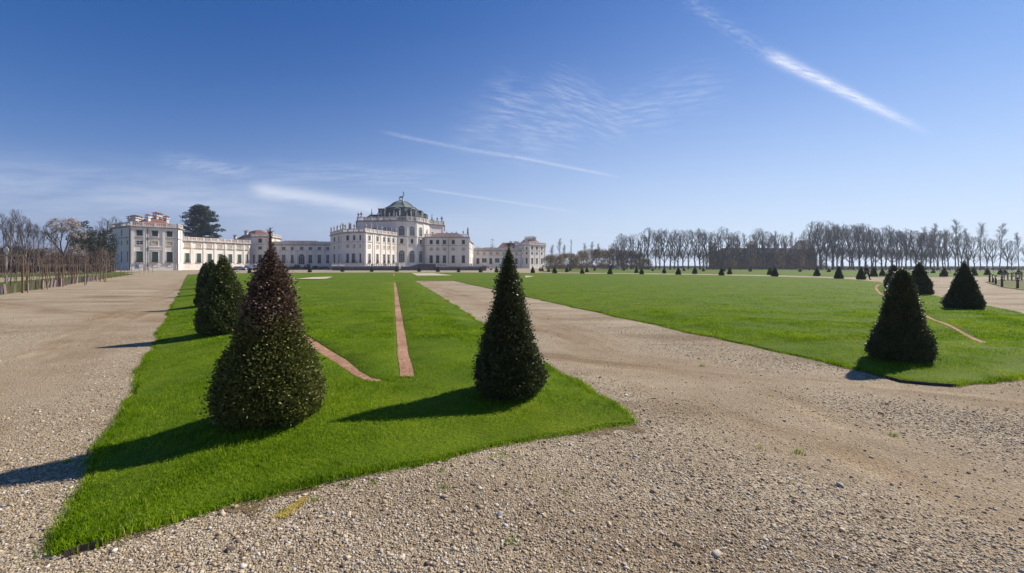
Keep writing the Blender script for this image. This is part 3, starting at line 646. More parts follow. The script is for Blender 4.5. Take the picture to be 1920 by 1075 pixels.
# ------------------------------------------------------------------ the palace
def V2(p): return Vector((p[0], p[1]))
def s_at(A, B, px):                       # where the sight line of a column crosses the facade
    k = (px - CX) / F; dx, dy = B[0] - A[0], B[1] - A[1]
    return (k * A[1] - A[0]) / (dx - k * dy)
def offset(poly, d):
    n = len(poly); out = []
    for i in range(n):
        p0, p1, p2 = V2(poly[i - 1]), V2(poly[i]), V2(poly[(i + 1) % n])
        u, v = (p1 - p0).normalized(), (p2 - p1).normalized(); n1, n2 = Vector((u.y, -u.x)), Vector((v.y, -v.x))
        b = n1 + n2; b = b / max(.35, b.length_squared / 2) if b.length > .1 else n1
        out.append((p1.x + b.x * d, p1.y + b.y * d))
    return out
_win = {}
def win_mesh(kind, wd, h):
    """frame in local axes: x along the wall, -y out of it, origin at the sill's middle"""
    key = (kind, round(wd, 2), round(h, 2))
    if key in _win: return _win[key]
    fr, pn = MB(), MB(); t = .20; arch = kind.startswith('arch')
    if arch:
        r = wd / 2; hs_ = h - r; n = 12
        pts = [(r * math.cos(math.pi * k / n), hs_ + r * math.sin(math.pi * k / n)) for k in range(n + 1)]
        outer = [((r + t) * math.cos(math.pi * k / n), hs_ + (r + t) * math.sin(math.pi * k / n)) for k in range(n + 1)]
        ring_i = [(r, 0)] + pts + [(-r, 0)]; ring_o = [(r + t, 0)] + outer + [(-r - t, 0)]
        m_ = len(ring_i); vs = [(x, -.14, z) for x, z in ring_i] + [(x, -.14, z) for x, z in ring_o] + [(x, .05, z) for x, z in ring_o] + [(x, .05, z) for x, z in ring_i]; fs = []
        for i in range(m_ - 1):
            fs += [(i, m_ + i, m_ + i + 1, i + 1), (m_ + i, 2 * m_ + i, 2 * m_ + i + 1, m_ + i + 1), (i, i + 1, 3 * m_ + i + 1, 3 * m_ + i)]
        fr.add(vs, fs, 0)
        k = len(ring_i); pn.add([(x, -.03, z) for x, z in ring_i], [tuple(range(k))], 0)
        for x in (-wd / 6, wd / 6): fr.box((x, -.05, hs_ / 2), (.09, .05, hs_), 0, 1)
        for j in range(1, 6): fr.box((0, -.055, hs_ * j / 5), (wd, .05, .09 if j < 5 else .22), 0, 1)
        for a in (45, 90, 135):
            c, s = math.cos(R(a)), math.sin(R(a)); fr.tube([(0, -.05, hs_), (c * r, -.05, hs_ + s * r)], .05, 4, 1)
        fr.tube([(r * .5 * math.cos(math.pi * q / 8), -.05, hs_ + r * .5 * math.sin(math.pi * q / 8)) for q in range(9)], .05, 4, 1)
    else:
        for x in (-1, 1): fr.box((x * (wd / 2 + t / 2), -.045, h / 2), (t, .19, h + .02), 0, 0)
        fr.box((0, -.05, h + t / 2), (wd + 2 * t, .20, t), 0, 0); fr.box((0, -.07, -.09), (wd + 2 * t + .1, .26, .18), 0, 0)
        pn.add([(-wd / 2, -.03, 0), (wd / 2, -.03, 0), (wd / 2, -.03, h), (-wd / 2, -.03, h)], [(0, 1, 2, 3)], 0)
        if kind == 'glass':
            fr.box((0, -.05, h / 2), (.10, .05, h), 0, 1)
            nn = max(2, round(h / .95))
            for j in range(1, nn): fr.box((0, -.055, h * j / nn), (wd, .05, .08), 0, 1)
        if kind in ('shutter', 'shutter_dark'):
            fr.box((0, -.045, h / 2), (.07, .04, h), 0, 2)
        if kind.endswith('!'): pass
    mats = [M['trim'], M['bar'], M['shutter_dark']]
    pm = M['pane'] if (arch or kind in ('glass', 'vent')) else M[kind]
    pname = 'pane' if (arch or kind in ('glass', 'vent')) else 'blind' if kind == 'blind' else 'shutter'
    _win[key] = (fr.mesh('window', mats), pn.mesh(pname, pm), pname); return _win[key]
_rail = {}
def railing_mesh(wd):
    k = round(wd, 1)
    if k not in _rail:
        mb = MB(); mb.box((0, -.32, .95), (wd + .5, .06, .07)); mb.box((0, -.30, .05), (wd + .6, .5, .12))
        for i in range(int(wd / .2) + 1): mb.box((-wd / 2 + i * .2, -.32, .5), (.035, .035, .9))
        _rail[k] = mb.mesh('window_railing', M['metal'])
    return _rail[k]
class Building:
    def __init__(s, name, label, cat, poly, z1, group=None, wall='wall'):
        cx = sum(p[0] for p in poly) / len(poly); cy = sum(p[1] for p in poly) / len(poly)
        s.e = tag(empty(name, (cx, cy, 0)), label, cat, group); s.o = (cx, cy); s.poly = poly; s.z1 = z1; s.wall = MB(); s.tr = MB(); s.bal = None; s.wm = wall
        s.wall.prism(s.rel(poly), -.3, z1)
    def rel(s, poly): return [(p[0] - s.o[0], p[1] - s.o[1]) for p in poly]
    def part(s, name, mb, m, parent=None): return link(name, mb.mesh(name, m), parent or s.e)
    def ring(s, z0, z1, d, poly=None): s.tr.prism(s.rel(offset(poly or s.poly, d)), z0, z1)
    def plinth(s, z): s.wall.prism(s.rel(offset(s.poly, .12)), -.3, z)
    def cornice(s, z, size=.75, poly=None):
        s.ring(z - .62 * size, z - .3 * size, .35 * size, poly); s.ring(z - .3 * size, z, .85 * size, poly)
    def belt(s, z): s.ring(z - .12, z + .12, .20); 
    def face(s, i):
        A, B = s.poly[i], s.poly[(i + 1) % len(s.poly)]; u = (V2(B) - V2(A)); L = u.length; u /= L
        return A, B, u, Vector((u.y, -u.x)), L
    def window(s, i, px, z0, z1, wd, kind, rail=False, frac=None):
        A, B, u, n, L = s.face(i); f = s_at(A, B, px) if frac is None else frac; p = V2(A) + u * (f * L)
        me, pm, pn = win_mesh(kind, wd, z1 - z0)
        o = link('window', me, s.e, (p.x - s.o[0], p.y - s.o[1], z0), math.atan2(u.y, u.x)); link(pn, pm, o)
        if rail: link('window_railing', railing_mesh(wd), o)
    def pilaster(s, i, px, z0, z1, wd=1.0, frac=None, proud=.22):
        A, B, u, n, L = s.face(i); f = s_at(A, B, px) if frac is None else frac; p = V2(A) + u * (f * L) + n * (proud / 2 - .05)
        s.wall.box((p.x - s.o[0], p.y - s.o[1], (z0 + z1) / 2), (wd, proud + .1, z1 - z0), math.atan2(u.y, u.x))
    def panel(s, i, f0, f1, z0, z1, proud=.10):
        A, B, u, n, L = s.face(i); p = V2(A) + u * ((f0 + f1) / 2 * L) + n * (proud / 2 - .05)
        s.wall.box((p.x - s.o[0], p.y - s.o[1], (z0 + z1) / 2), ((f1 - f0) * L, proud + .1, z1 - z0), math.atan2(u.y, u.x))
    def balustrade(s, z, faces, h=1.35, step=3.6, inset=.15, solid=False, poly=None):
        if s.bal is None: s.bal = MB()
        P = offset(poly or s.poly, -inset); n = len(P)
        for i in faces:
            a, b = V2(P[i]), V2(P[(i + 1) % n]); u = b - a; L = u.length; u /= L; rz = math.atan2(u.y, u.x); mid = (a + b) / 2 - Vector(s.o)
            s.bal.box((mid.x, mid.y, z + .14), (L, .46, .28), rz); s.bal.box((mid.x, mid.y, z + h - .11), (L, .46, .2), rz)
            k = max(1, round(L / step))
            for j in range(k + 1):
                q = a + u * (L * j / k) - Vector(s.o); s.bal.box((q.x, q.y, z + h / 2 + .03), (.62, .56, h + .06), rz)
            if solid: s.bal.box((mid.x, mid.y, z + h / 2 - .01), (L, .26, h - .45), rz)
            else:
                nb = int(L / .62)
                for j in range(nb):
                    q = a + u * (L * (j + .5) / nb) - Vector(s.o); s.bal.box((q.x, q.y, z + h / 2 - .02), (.27, .27, h - .45), rz)
    def roof(s, z0, z1, inset, shrink, m='tile', poly=None, name='roof', at=None):
        P = s.rel(offset(poly or s.poly, -inset)); cx = sum(p[0] for p in P) / len(P); cy = sum(p[1] for p in P) / len(P)
        if at: cx, cy = at[0] - s.o[0], at[1] - s.o[1]
        mb = MB(); mb.prism(P, z0, z1, 0, [(cx + (p[0] - cx) * shrink, cy + (p[1] - cy) * shrink) for p in P])
        return s.part(name, mb, M[m])
    def chimney(s, px, D, z0, z1, wd=1.3, parent=None, cap='tile'):
        x, y = PD(px, D); x -= s.o[0]; y -= s.o[1]; mb = MB(); h = z1 - z0
        mb.box((x, y, z0 + h * .36), (wd * .72, wd * .72, h * .72)); mb.box((x, y, z0 + h * .74), (wd, wd, h * .07))
        for a in (-1, 1):
            for b in (-1, 1): mb.box((x + a * wd * .3, y + b * wd * .3, z0 + h * .83), (wd * .16, wd * .16, h * .16))
        mb.add([(x - wd * .62, y - wd * .62, z1 - h * .1), (x + wd * .62, y - wd * .62, z1 - h * .1), (x + wd * .62, y + wd * .62, z1 - h * .1), (x - wd * .62, y + wd * .62, z1 - h * .1), (x, y, z1)], [(3, 2, 1, 0), (0, 1, 4), (1, 2, 4), (2, 3, 4), (3, 0, 4)], 1)
        return s.part('chimney', mb, [M['trim'], M[cap]], parent)
    def finish(s):
        s.part('wall', s.wall, M[s.wm])
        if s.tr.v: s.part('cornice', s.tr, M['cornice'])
        if s.bal: s.part('balustrade', s.bal, M['trim'])
        return s
urn_mb = MB(); urn_mb.lathe((0, 0, 0), [(.32, 0), (.32, .25), (.14, .35), (.14, .5), (.42, .8), (.46, 1.1), (.24, 1.3), (.28, 1.42), (.10, 1.6), (.04, 1.85)], 10); urn_me = urn_mb.mesh('urn', M['cornice'])
st_mb = MB(); st_mb.lathe((0, 0, 0), [(.36, 0), (.36, .3), (.30, .32), (.34, .7), (.24, 1.15), (.34, 1.55), (.30, 1.75), (.10, 1.85), (.17, 1.98), (.17, 2.15), (.05, 2.28)], 8)
st_mb.tube([(.28, 0, 1.6), (.5, -.1, 1.3), (.3, -.25, 1.15)], [.1, .09, .07], 5); st_mb.tube([(-.28, 0, 1.6), (-.5, .05, 1.9), (-.42, 0, 2.25)], [.1, .09, .06], 5); st_me = st_mb.mesh('statue', M['cornice'])
def deco(b, me, name, px, D, z, s=1.0, rz=0.0):
    x, y = PD(px, D); link(name, me, b.e, (x - b.o[0], y - b.o[1], z), rz, s)
def deco_at(b, me, name, i, f, z, s=1.0, inset=.15):
    P = offset(b.poly, -inset); a, q = V2(P[i]), V2(P[(i + 1) % len(P)]); p = a + (q - a) * f
    link(name, me, b.e, (p.x - b.o[0], p.y - b.o[1], z), f * 5, s)
ZG0, ZG1, ZM0, ZM1, ZU0, ZU1, ZB, ZC = 3.0, 6.85, 9.35, 10.75, 12.55, 14.6, 11.85, 16.0

# end pavilion at the left
b = Building('palace_pavilion', 'white three storey palace pavilion at the left end with clustered chimneys', 'building', [PD(210, 172), PD(245, 163), PD(334, 172.8), PD(342, 177.5), PD(341.5, 198), PD(209, 198)], ZC, 'connected blocks of the white palace')
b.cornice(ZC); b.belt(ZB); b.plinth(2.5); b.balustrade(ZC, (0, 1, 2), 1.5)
for px, kinds in ((261.5, ('shutter_dark', 'blind', 'shutter')), (290.5, ('shutter_dark', 'blind', 'shutter')), (318, ('shutter_dark', 'blind', 'shutter_dark'))):
    b.window(1, px, ZU0, ZU1, 1.75, kinds[0]); b.window(1, px, ZM0, ZM1, 1.75, 'glass' if px < 270 else 'blind'); b.window(1, px, ZG0, ZG1, 1.85, kinds[2], True); b.window(1, px, 1.3, 2.0, 1.4, 'vent')
for px, wd in ((228.5, .85), (239.5, .8)):
    b.window(0, px, ZM0, ZM1, wd, 'shutter_dark'); b.window(0, px, ZG0, ZG1, wd, 'shutter_dark')
b.window(0, 228.5, ZU0, ZU1, .85, 'shutter_dark')
for px in (248.3, 271.5, 307, 331): b.pilaster(1, px, 2.5, ZC - .5, .8)
for f in (.05, .33, .95): b.pilaster(0, 0, 2.5, ZC - .5, .8, f)
b.pilaster(2, 0, 2.5, ZC - .5, .8, .5)
b.panel(1, .37, .64, 7.5, 8.9, .16); b.panel(1, .36, .65, 8.5, 8.75, .3)
rf = b.roof(ZC + .05, 20.0, 1.2, .25, at=PD(290, 178))
for px, D, z1, wd in ((246, 172, 20.6, 2.1), (253.5, 171, 20.9, 2.1), (260.5, 174, 20.8, 2.0), (277.5, 172, 21.3, 1.6), (293, 176, 22.6, 1.9), (300, 178, 22.5, 1.8), (311.5, 178, 21.4, 1.7)): b.chimney(px, D, 16.2, z1, wd, rf)
for i, f in ((0, .99), (1, .345), (1, .985)):
    A, B, u, n, L = b.face(i); p = V2(A) + u * f * L + n * .32 - Vector(b.o); mb = MB(); mb.tube([(p.x, p.y, 0), (p.x, p.y, ZC - .6)], .11, 6); b.part('drainpipe', mb, M['metal'])
b.finish()

# long low wing receding behind the cones
A, B = PD(338, 181), PD(469, 210); n_ = Vector((B[1] - A[1], A[0] - B[0])).normalized()
b = Building('palace_wing', 'long sunlit low palace wing with green shutters receding behind the left cones', 'building', [A, B, (B[0] - n_.x * 13, B[1] - n_.y * 13), (A[0] - n_.x * 13, A[1] - n_.y * 13)], ZB, 'connected blocks of the white palace')
b.cornice(ZB, .7); b.ring(8.7, 8.95, .25); b.plinth(2.4); b.balustrade(ZB, (0,), 1.5, 3.2)
pxs = (351.2, 372.6, 393, 413, 431.6, 449, 465)
for k, px in enumerate(pxs):
    b.window(0, px, ZG0 + .1, ZG1 - .1, 1.75, 'shutter' if k < 6 else 'shutter_dark', True); b.window(0, px, 9.35, 10.6, 1.75, 'blind'); b.window(0, px, 1.3, 2.0, 1.4, 'vent')
for px in (340, 359, 382.5, 403, 422.5, 440.5, 457.5, 467): b.pilaster(0, px, 2.4, ZB - .5, .8)
for px in (363, 385, 405.5, 425, 443): b.pilaster(0, px, 2.4, 8.7, .5, None, .12)
b.roof(ZB + .05, 13.6, 1.5, .6); b.finish()

# rear corner pavilion with red roof
b = Building('palace_pavilion', 'taller palace corner pavilion with red tiled roof and shaded front', 'building', [PD(436, 240), PD(471, 214), PD(507, 214), PD(526, 228), PD(524, 256), PD(436, 256)], ZC - .6, 'connected blocks of the white palace')
b.cornice(ZC - .6, .7); b.belt(ZB); b.balustrade(ZC - .6, (1, 2), 1.5); b.plinth(2.4)
b.window(1, 488, 12.6, 14.4, 1.6, 'shutter_dark'); b.window(1, 488, ZM0, ZM1, 1.6, 'glass'); b.window(1, 488, ZG0, ZG1, 1.7, 'shutter_dark', True); b.window(1, 477, ZG0, ZG1, 1.0, 'shutter_dark')
b.window(2, 516, 12.6, 14.4, 1.6, 'blind'); b.window(2, 516, ZM0, ZM1, 1.5, 'blind')
for f in (.04, .24, .76, .96): b.pilaster(1, 0, 2.4, ZC - 1.1, .8, f)
b.window(0, 462, 12.6, 13.9, 1.2, 'shutter_dark')
rf = b.roof(ZC - .5, 19.6, 1.0, .3); b.chimney(462, 232, 16.5, 19.8, 1.8, rf); b.chimney(441, 244, 15.5, 18.4, 1.5, rf); b.finish()

# long gallery facing the garden
b = Building('palace_gallery', 'long shaded palace gallery with tall windows and an arched central door', 'building', [PD(505, 217.2), PD(622, 219), PD(622, 232), PD(505, 231)], ZB, 'connected blocks of the white palace')
b.cornice(ZB, .7); b.ring(8.75, 8.95, .2); b.plinth(2.4); b.balustrade(ZB, (0,), 1.5, 4.2, .15, True)
for k, px in enumerate((515, 531.9, 548.4, 565.6, 582, 598.8, 614.8)):
    b.window(0, px, 9.35, 10.6, 1.45, 'glass')
    if k == 3: b.window(0, px, 1.2, 7.2, 2.7, 'arch')
    else: b.window(0, px, ZG0, ZG1, 1.45, 'glass', True); b.window(0, px, 1.2, 2.0, 1.3, 'vent')
for px in (508, 522.5, 544, 552.5, 589.5, 607, 619): b.pilaster(0, px, 2.4, ZB - .5, .8)
for px in (556.5, 574.5): b.pilaster(0, px, 0, 8.7, .7, None, .4)
mb = MB()
for i in range(6):
    p = PD(565.6, 216.6 - i * .5); mb.box((p[0] - b.o[0], p[1] - b.o[1], .55 - i * .1), (6 + i * .8, 1.0, 1.1 - i * .2))
b.part('front_steps', mb, M['terrace']); b.roof(ZB + .05, 13.9, 1.0, .55); b.finish()

# projecting salon wing at the left
b = Building('palace_wing', 'projecting palace wing with statues on its balustrade and one dazzling sunlit side', 'building', [PD(619.8, 214), PD(642, 196), PD(685, 192), PD(743.5, 216), PD(743.5, 236), (-86, 236)], ZC, 'connected blocks of the white palace')
b.cornice(ZC); b.belt(ZB); b.plinth(2.6); b.balustrade(ZC, (0, 1, 2), 1.5, 3.0)
for k, px in enumerate((652.2, 664.8, 676.7)):
    b.window(1, px, ZU0, ZU1, 1.25, 'shutter_dark'); b.window(1, px, ZM0, ZM1, 1.2, 'blind')
    b.window(1, px, ZG0, ZG1, 2.7 if k == 1 else 1.2, 'glass' if k == 1 else 'shutter_dark', True)
for px in (692.5, 707.5, 719.7, 728.2, 737):
    b.window(2, px, ZU0, ZU1, 1.6, 'glass'); b.window(2, px, ZM0, ZM1, 1.6, 'blind'); b.window(2, px, ZG0, ZG1, 1.6, 'glass', True)
for px, wd in ((627.4, 2.6), (635.7, 1.3), (640, 1.2)):
    b.window(0, px, ZU0, ZU1, wd, 'shutter_dark'); b.window(0, px, ZM0, ZM1, wd * .8, 'blind' if wd > 1 else 'shutter_dark'); b.window(0, px, ZG0, ZG1, wd, 'shutter_dark')
for f in (.03, .14, .39, .61, .86, .97): b.pilaster(1, 0, 2.6, ZC - .5, .7, f)
for px in (686.5, 699.5, 703, 714, 716.5, 724, 732.6, 734, 741.5): b.pilaster(2, px, 2.6, ZC - .5, .9)
for f in (.05, .5, .95): b.pilaster(0, 0, 2.6, ZC - .5, .7, f)
b.roof(ZC + .05, 18.3, 2.2, .4)
for i, f, m_, nm in ((0, .03, st_me, 'statue'), (0, .3, st_me, 'statue'), (0, .56, st_me, 'statue'), (0, .84, st_me, 'statue'), (1, .01, st_me, 'statue'), (1, .12, urn_me, 'urn'), (1, .3, st_me, 'statue'), (1, .36, st_me, 'statue'), (1, .52, urn_me, 'urn'),
                     (2, .02, urn_me, 'urn'), (2, .17, st_me, 'statue'), (2, .34, st_me, 'statue'), (2, .5, urn_me, 'urn'), (2, .66, st_me, 'statue'), (2, .82, st_me, 'statue'), (2, .98, urn_me, 'urn')):
    deco_at(b, m_, nm, i, f, ZC + 1.55, 1.15 if i else 1.0)
b.finish()

# great central hall
hall = [PD(670, 223), PD(709, 221.5), PD(744, 219.5), PD(762.5, 220.5), PD(781, 224), PD(795, 230), PD(806, 238), PD(832, 245), PD(832, 285), PD(670, 270)]
ZH = 23.7
b = Building('palace_hall', 'tall central palace hall with arched windows, green copper dome and bronze stag', 'building', hall, ZH, 'connected blocks of the white palace')
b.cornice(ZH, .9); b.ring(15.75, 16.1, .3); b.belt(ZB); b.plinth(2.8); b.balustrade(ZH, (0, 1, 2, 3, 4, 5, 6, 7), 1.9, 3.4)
for i, px in ((2, 753.2), (3, 772.4), (4, 788.6)):
    wd = 2.5 if i < 4 else 2.4
    b.window(i, px, 16.4, 20.9, wd, 'arch'); b.window(i, px, 12.5, 14.7, 1.35, 'shutter_dark'); b.window(i, px, 3.3, 9.1, 2.6, 'arch_low')
    for f in (.05, .95): b.pilaster(i, 0, 2.8, ZH - .6, .9, f)
b.window(5, 801, 16.6, 20.2, 1.3, 'blind'); b.window(1, 725, 17.5, 20.2, 1.8, 'shutter_dark'); b.window(0, 701, 17.2, 20, 1.7, 'glass'); b.window(0, 687, 17.2, 20, 1.7, 'glass')
b.window(6, 810, 17.4, 19.4, 1.5, 'blind'); b.window(6, 822, 17.0, 19.0, 1.7, 'blind')
for i in (0, 1, 6):
    for f in (.05, .95): b.pilaster(i, 0, 2.8, ZH - .6, .9, f)
cxh, cyh = PD(753, 237); ox, oy = cxh - b.o[0], cyh - b.o[1]
def octa(r, z, ph=22.5, sx=1.12): return [(ox + sx * r * math.cos(R(ph + 45 * k)), oy + r * math.sin(R(ph + 45 * k)), z) for k in range(8)]
def stack(prof, mi=None):
    mb = MB(); rings = [octa(r, z) for r, z in prof]; mb.v = [v for r_ in rings for v in r_]
    for i in range(len(prof) - 1):
        for k in range(8): mb.f.append((i * 8 + k, i * 8 + (k + 1) % 8, i * 8 + 8 + (k + 1) % 8, i * 8 + 8 + k)); mb.m.append(0)
    mb.f.append(tuple(range((len(prof) - 1) * 8, len(prof) * 8))); mb.m.append(0); return mb
low = b.part('mansard_roof', stack([(12.3, ZH + .1), (11.4, 25.6), (10.0, 27.6), (8.8, 29.4), (7.2, 31.25)]), M['copper_dark'])
dome = b.part('dome_roof', stack([(7.6, 31.20), (7.7, 31.45), (6.9, 31.77), (5.7, 32.51), (4.9, 33.17), (4.4, 33.74), (4.1, 33.87), (3.5, 34.40), (2.6, 34.89), (1.4, 35.34), (1.1, 35.46)]), M['copper_grey'])
mb = MB()
for k in range(8):
    mb.tube([octa(r + .05, z)[k] for r, z in ((7.7, 31.45), (6.9, 31.77), (5.7, 32.51), (4.9, 33.17), (4.4, 33.74), (3.5, 34.40), (2.6, 34.89), (1.4, 35.34))], .16, 5)
link('dome_ribs', mb.mesh('dome_ribs', M['copper']), dome)
for a in (-90, -45, -135, 0, 180):       # carved dormers round the mansard
    mb = MB(); c, s_ = math.cos(R(a)), math.sin(R(a)); px_, py_ = ox + 1.12 * c * 8.4, oy + s_ * 8.4; rz = R(a + 90)
    mb.box((px_, py_, 28.0), (2.9, 2.8, 4.8), rz, 0); q = (px_ + c * 1.25, py_ + s_ * 1.25)
    for sg in (-1, 1): mb.box((q[0] - s_ * sg * 1.35, q[1] + c * sg * 1.35, 27.4), (.4, .6, 4.0), rz, 1)
    mb.tube([(q[0] - s_ * t_ * 1.7, q[1] + c * t_ * 1.7, 29.9 + .8 * (1 - t_ * t_)) for t_ in (-1, -.5, 0, .5, 1)], .2, 5, 1)
    mb.tube([(q[0] + c * .02, q[1] + s_ * .02, 28.3), (q[0] + c * .08, q[1] + s_ * .08, 28.3)], .8, 12, 2)
    link('dormer', mb.mesh('dormer', [M['copper_dark'], M['trim'], M['pane']]), low)
# side ridges: dark blocks left and right of the dome
mb = MB()
for px, D, z1, wd in ((723, 240, 31.2, 5.6), (713, 243, 28.4, 9), (785, 244, 30.4, 3.4), (792, 247, 29.4, 4.0)):
    x, y = PD(px, D); x -= b.o[0]; y -= b.o[1]
    mb.prism([(x - wd / 2 - .8, y - 4), (x + wd / 2 + .8, y - 4), (x + wd / 2 + .8, y + 4), (x - wd / 2 - .8, y + 4)], 24, z1, 0, [(x - wd / 2, y - 3.2), (x + wd / 2, y - 3.2), (x + wd / 2, y + 3.2), (x - wd / 2, y + 3.2)])
    mb.box((x, y, z1 + .12), (wd + .7, 7.2, .3))
b.part('side_roof', mb, M['copper_dark'])
for px, D, zb, r in ((697, 236, 24.2, 3.7), (810, 256, 23.9, 3.4)):
    x, y = PD(px, D); x -= b.o[0]; y -= b.o[1]; mb = MB()
    mb.tube([(x, y, zb + z) for z in (0, .9, 2.1, 3.1, 3.8, 4.1)], [r * 1.05, r * 1.0, r * .86, r * .62, r * .25, .25], 8); d_ = b.part('small_dome', mb, M['copper'])
    mb = MB(); mb.tube([(x, y, zb + z) for z in (4.0, 4.5, 5.0, 5.3, 6.0, 6.2, 7.2)], [.5, .2, .45, .15, .13, .22, .04], 7); link('finial', mb.mesh('finial', M['copper_grey']), d_)
# bronze stag on the dome
mb = MB(); S = 1.0; bx, by, bz = ox - .2, oy, 35.4
mb.box((bx, by, bz + .25), (2.4, 1.4, .6), 0, 1)
mb.tube([(bx - .95, by, bz + 2.0), (bx - .6, by, bz + 2.1), (bx + .2, by, bz + 2.05), (bx + .75, by, bz + 2.15), (bx + 1.0, by, bz + 2.6), (bx + 1.15, by, bz + 3.15), (bx + 1.3, by, bz + 3.35), (bx + 1.75, by, bz + 3.2)], [.2, .42, .38, .42, .27, .19, .2, .09], 8)
for dx, dy, kx in ((-.8, .2, -.15), (-.75, -.2, .1), (.6, .2, .1), (.65, -.2, -.05)):
    mb.tube([(bx + dx, by + dy, bz + 1.9), (bx + dx + kx, by + dy, bz + 1.2), (bx + dx - kx * .3, by + dy, bz + .5)], [.2, .12, .09], 6)
mb.tube([(bx - 1.0, by, bz + 2.1), (bx - 1.25, by, bz + 2.0)], [.1, .05], 5)
for sg in (-1, 1):
    P_ = [(bx + 1.25, by + sg * .12, bz + 3.45), (bx + .95, by + sg * .5, bz + 3.9), (bx + 1.0, by + sg * .8, bz + 4.4), (bx + 1.35, by + sg * .85, bz + 4.9)]
    mb.tube(P_, [.09, .08, .07, .05], 5); mb.tube([P_[1], (bx + 1.5, by + sg * .55, bz + 4.35)], [.07, .04], 4); mb.tube([P_[2], (bx + 1.6, by + sg * .9, bz + 4.6)], [.06, .04], 4); mb.tube([P_[2], (bx + .7, by + sg * 1.0, bz + 4.9)], [.06, .04], 4)
link('stag_statue', mb.mesh('stag_statue', [M['bronze'], M['trim']]), dome)
for px, D, s_ in ((672, 223.5, 1.3), (677.5, 223.4, 1.5), (709, 222, 1.2)): deco(b, urn_me, 'urn', px, D, ZH + 1.95, s_)
for px, D in ((730, 220.8), (737.5, 220.4), (743, 220), (763, 221), (781, 224.6), (795, 230.8), (798, 233), (801.5, 235.6)): deco(b, st_me, 'statue', px, D, ZH + 1.95, .85, px)
for px, s_ in ((820, 1.2), (828.5, 1.6)): deco(b, urn_me, 'urn', px, 245 if px > 825 else 243.5, ZH + 1.95, s_)
b.finish()

# right salon wing
b = Building('palace_wing', 'shaded palace wing right of the domed hall with red roof edge and urns', 'building', [PD(796.5, 227.5), PD(879, 228.5), PD(879, 252), PD(806, 252)], ZC, 'connected blocks of the white palace')
b.cornice(ZC); b.belt(ZB); b.plinth(2.6); b.balustrade(ZC, (0, 1), 1.6, 4.0, .15)
for px in (808.5, 820.6, 833.3, 849.9, 868.9):
    b.window(0, px, ZU0, ZU1, 1.45, 'shutter_dark'); b.window(0, px, ZM0, ZM1, 1.5, 'blind'); b.window(0, px, ZG0 + .1, ZG1, 1.5, 'shutter_dark', True)
for px in (798, 815.5, 827, 840.6, 860, 878): b.pilaster(0, px, 2.6, ZC - .5, .8)
b.window(0, 833.5, 1.1, 2.2, 1.5, 'vent')
b.roof(ZC + .05, 18.6, 1.6, .55)
for f, m_, nm, s_ in ((.985, st_me, 'statue', 1.5), (.88, urn_me, 'urn', 1.0), (.72, urn_me, 'urn', .8), (.5, urn_me, 'urn', .8), (.62, urn_me, 'urn', .7), (.03, urn_me, 'urn', .8)): deco_at(b, m_, nm, 0, f, ZC + 1.65, s_)
for px in (798.6, 841):
    p = PD(px, 227.3); mb = MB(); mb.tube([(p[0] - b.o[0], p[1] - b.o[1], 0), (p[0] - b.o[0], p[1] - b.o[1], ZC - .6)], .1, 6); b.part('drainpipe', mb, M['metal'])
b.finish()
b = Building('palace_wing', 'sunlit narrow palace block glimpsed behind the right salon wing', 'building', [PD(869, 262), PD(880.5, 262), PD(887.5, 299), PD(869, 299)], ZC, 'connected blocks of the white palace')
b.cornice(ZC); b.belt(ZB)
for px in (882.5, 885.6):
    b.window(1, px, ZU0, ZU1, 2.2, 'shutter_dark'); b.window(1, px, ZM0, ZM1, 2.0, 'blind'); b.window(1, px, ZG0, ZG1, 2.2, 'shutter_dark')
b.roof(ZC + .05, 18.0, 1.0, .5); b.finish()

# right gallery and right end pavilion
b = Building('palace_gallery', 'low grey-looking palace gallery between the domed hall and the right end pavilion', 'building', [PD(887, 300), PD(976, 307), PD(976, 320), PD(887, 313)], ZB, 'connected blocks of the white palace')
b.cornice(ZB, .8); b.ring(8.75, 8.95, .22); b.plinth(2.4); b.balustrade(ZB, (0,), 1.7, 5.0, .15, True)
for k, px in enumerate((896, 908, 920, 932.3, 944, 956, 968)):
    wd = 2.9 if k in (1, 3) else 1.7
    b.window(0, px, 9.3, 10.8, 1.6, 'blind'); b.window(0, px, ZG0 + (.9 if wd > 2 else 0), ZG1 - .2, wd, 'glass' if wd > 2 else 'shutter_dark', wd < 2)
    if k in (2, 3, 4): b.window(0, px, 1.2, 2.3, 1.7, 'vent')
for px in (889.5, 901.5, 914.5, 926, 938, 950, 962): b.pilaster(0, px, 2.4, ZB - .5, .9)
b.roof(ZB + .05, 14.0, 1.0, .55); b.finish()
b = Building('palace_pavilion', 'white three storey palace pavilion at the right end, partly behind the slender cone', 'building', [PD(966, 313), PD(993, 301), PD(1023, 315), (23, 345), (1, 345)], ZC - .2, 'connected blocks of the white palace')
b.cornice(ZC - .2, .9); b.belt(ZB); b.plinth(2.4); b.balustrade(ZC - .2, (0, 1), 1.7, 4.0)
for px in (979.7, 987.7):
    b.window(0, px, ZU0, ZU1 - .2, 1.5, 'shutter_dark'); b.window(0, px, ZM0, ZM1, 1.5, 'shutter_dark'); b.window(0, px, ZG0, ZG1, 1.6, 'shutter_dark')
for px in (997.6, 1006.5, 1015.5):
    b.window(1, px, ZU0, ZU1, 1.9, 'shutter_dark'); b.window(1, px, ZM0, ZM1, 1.9, 'shutter_dark'); b.window(1, px, ZG0, ZG1, 2.0, 'shutter'); b.window(1, px, 1.2, 2.3, 1.3, 'vent')
for f in (.04, .5, .96): b.pilaster(0, 0, 2.4, ZC - .6, .9, f)
for f in (.03, .32, .66, .97): b.pilaster(1, 0, 2.4, ZC - .6, 1.0, f)
rf = b.roof(ZC - .1, 20.4, 1.2, .4)
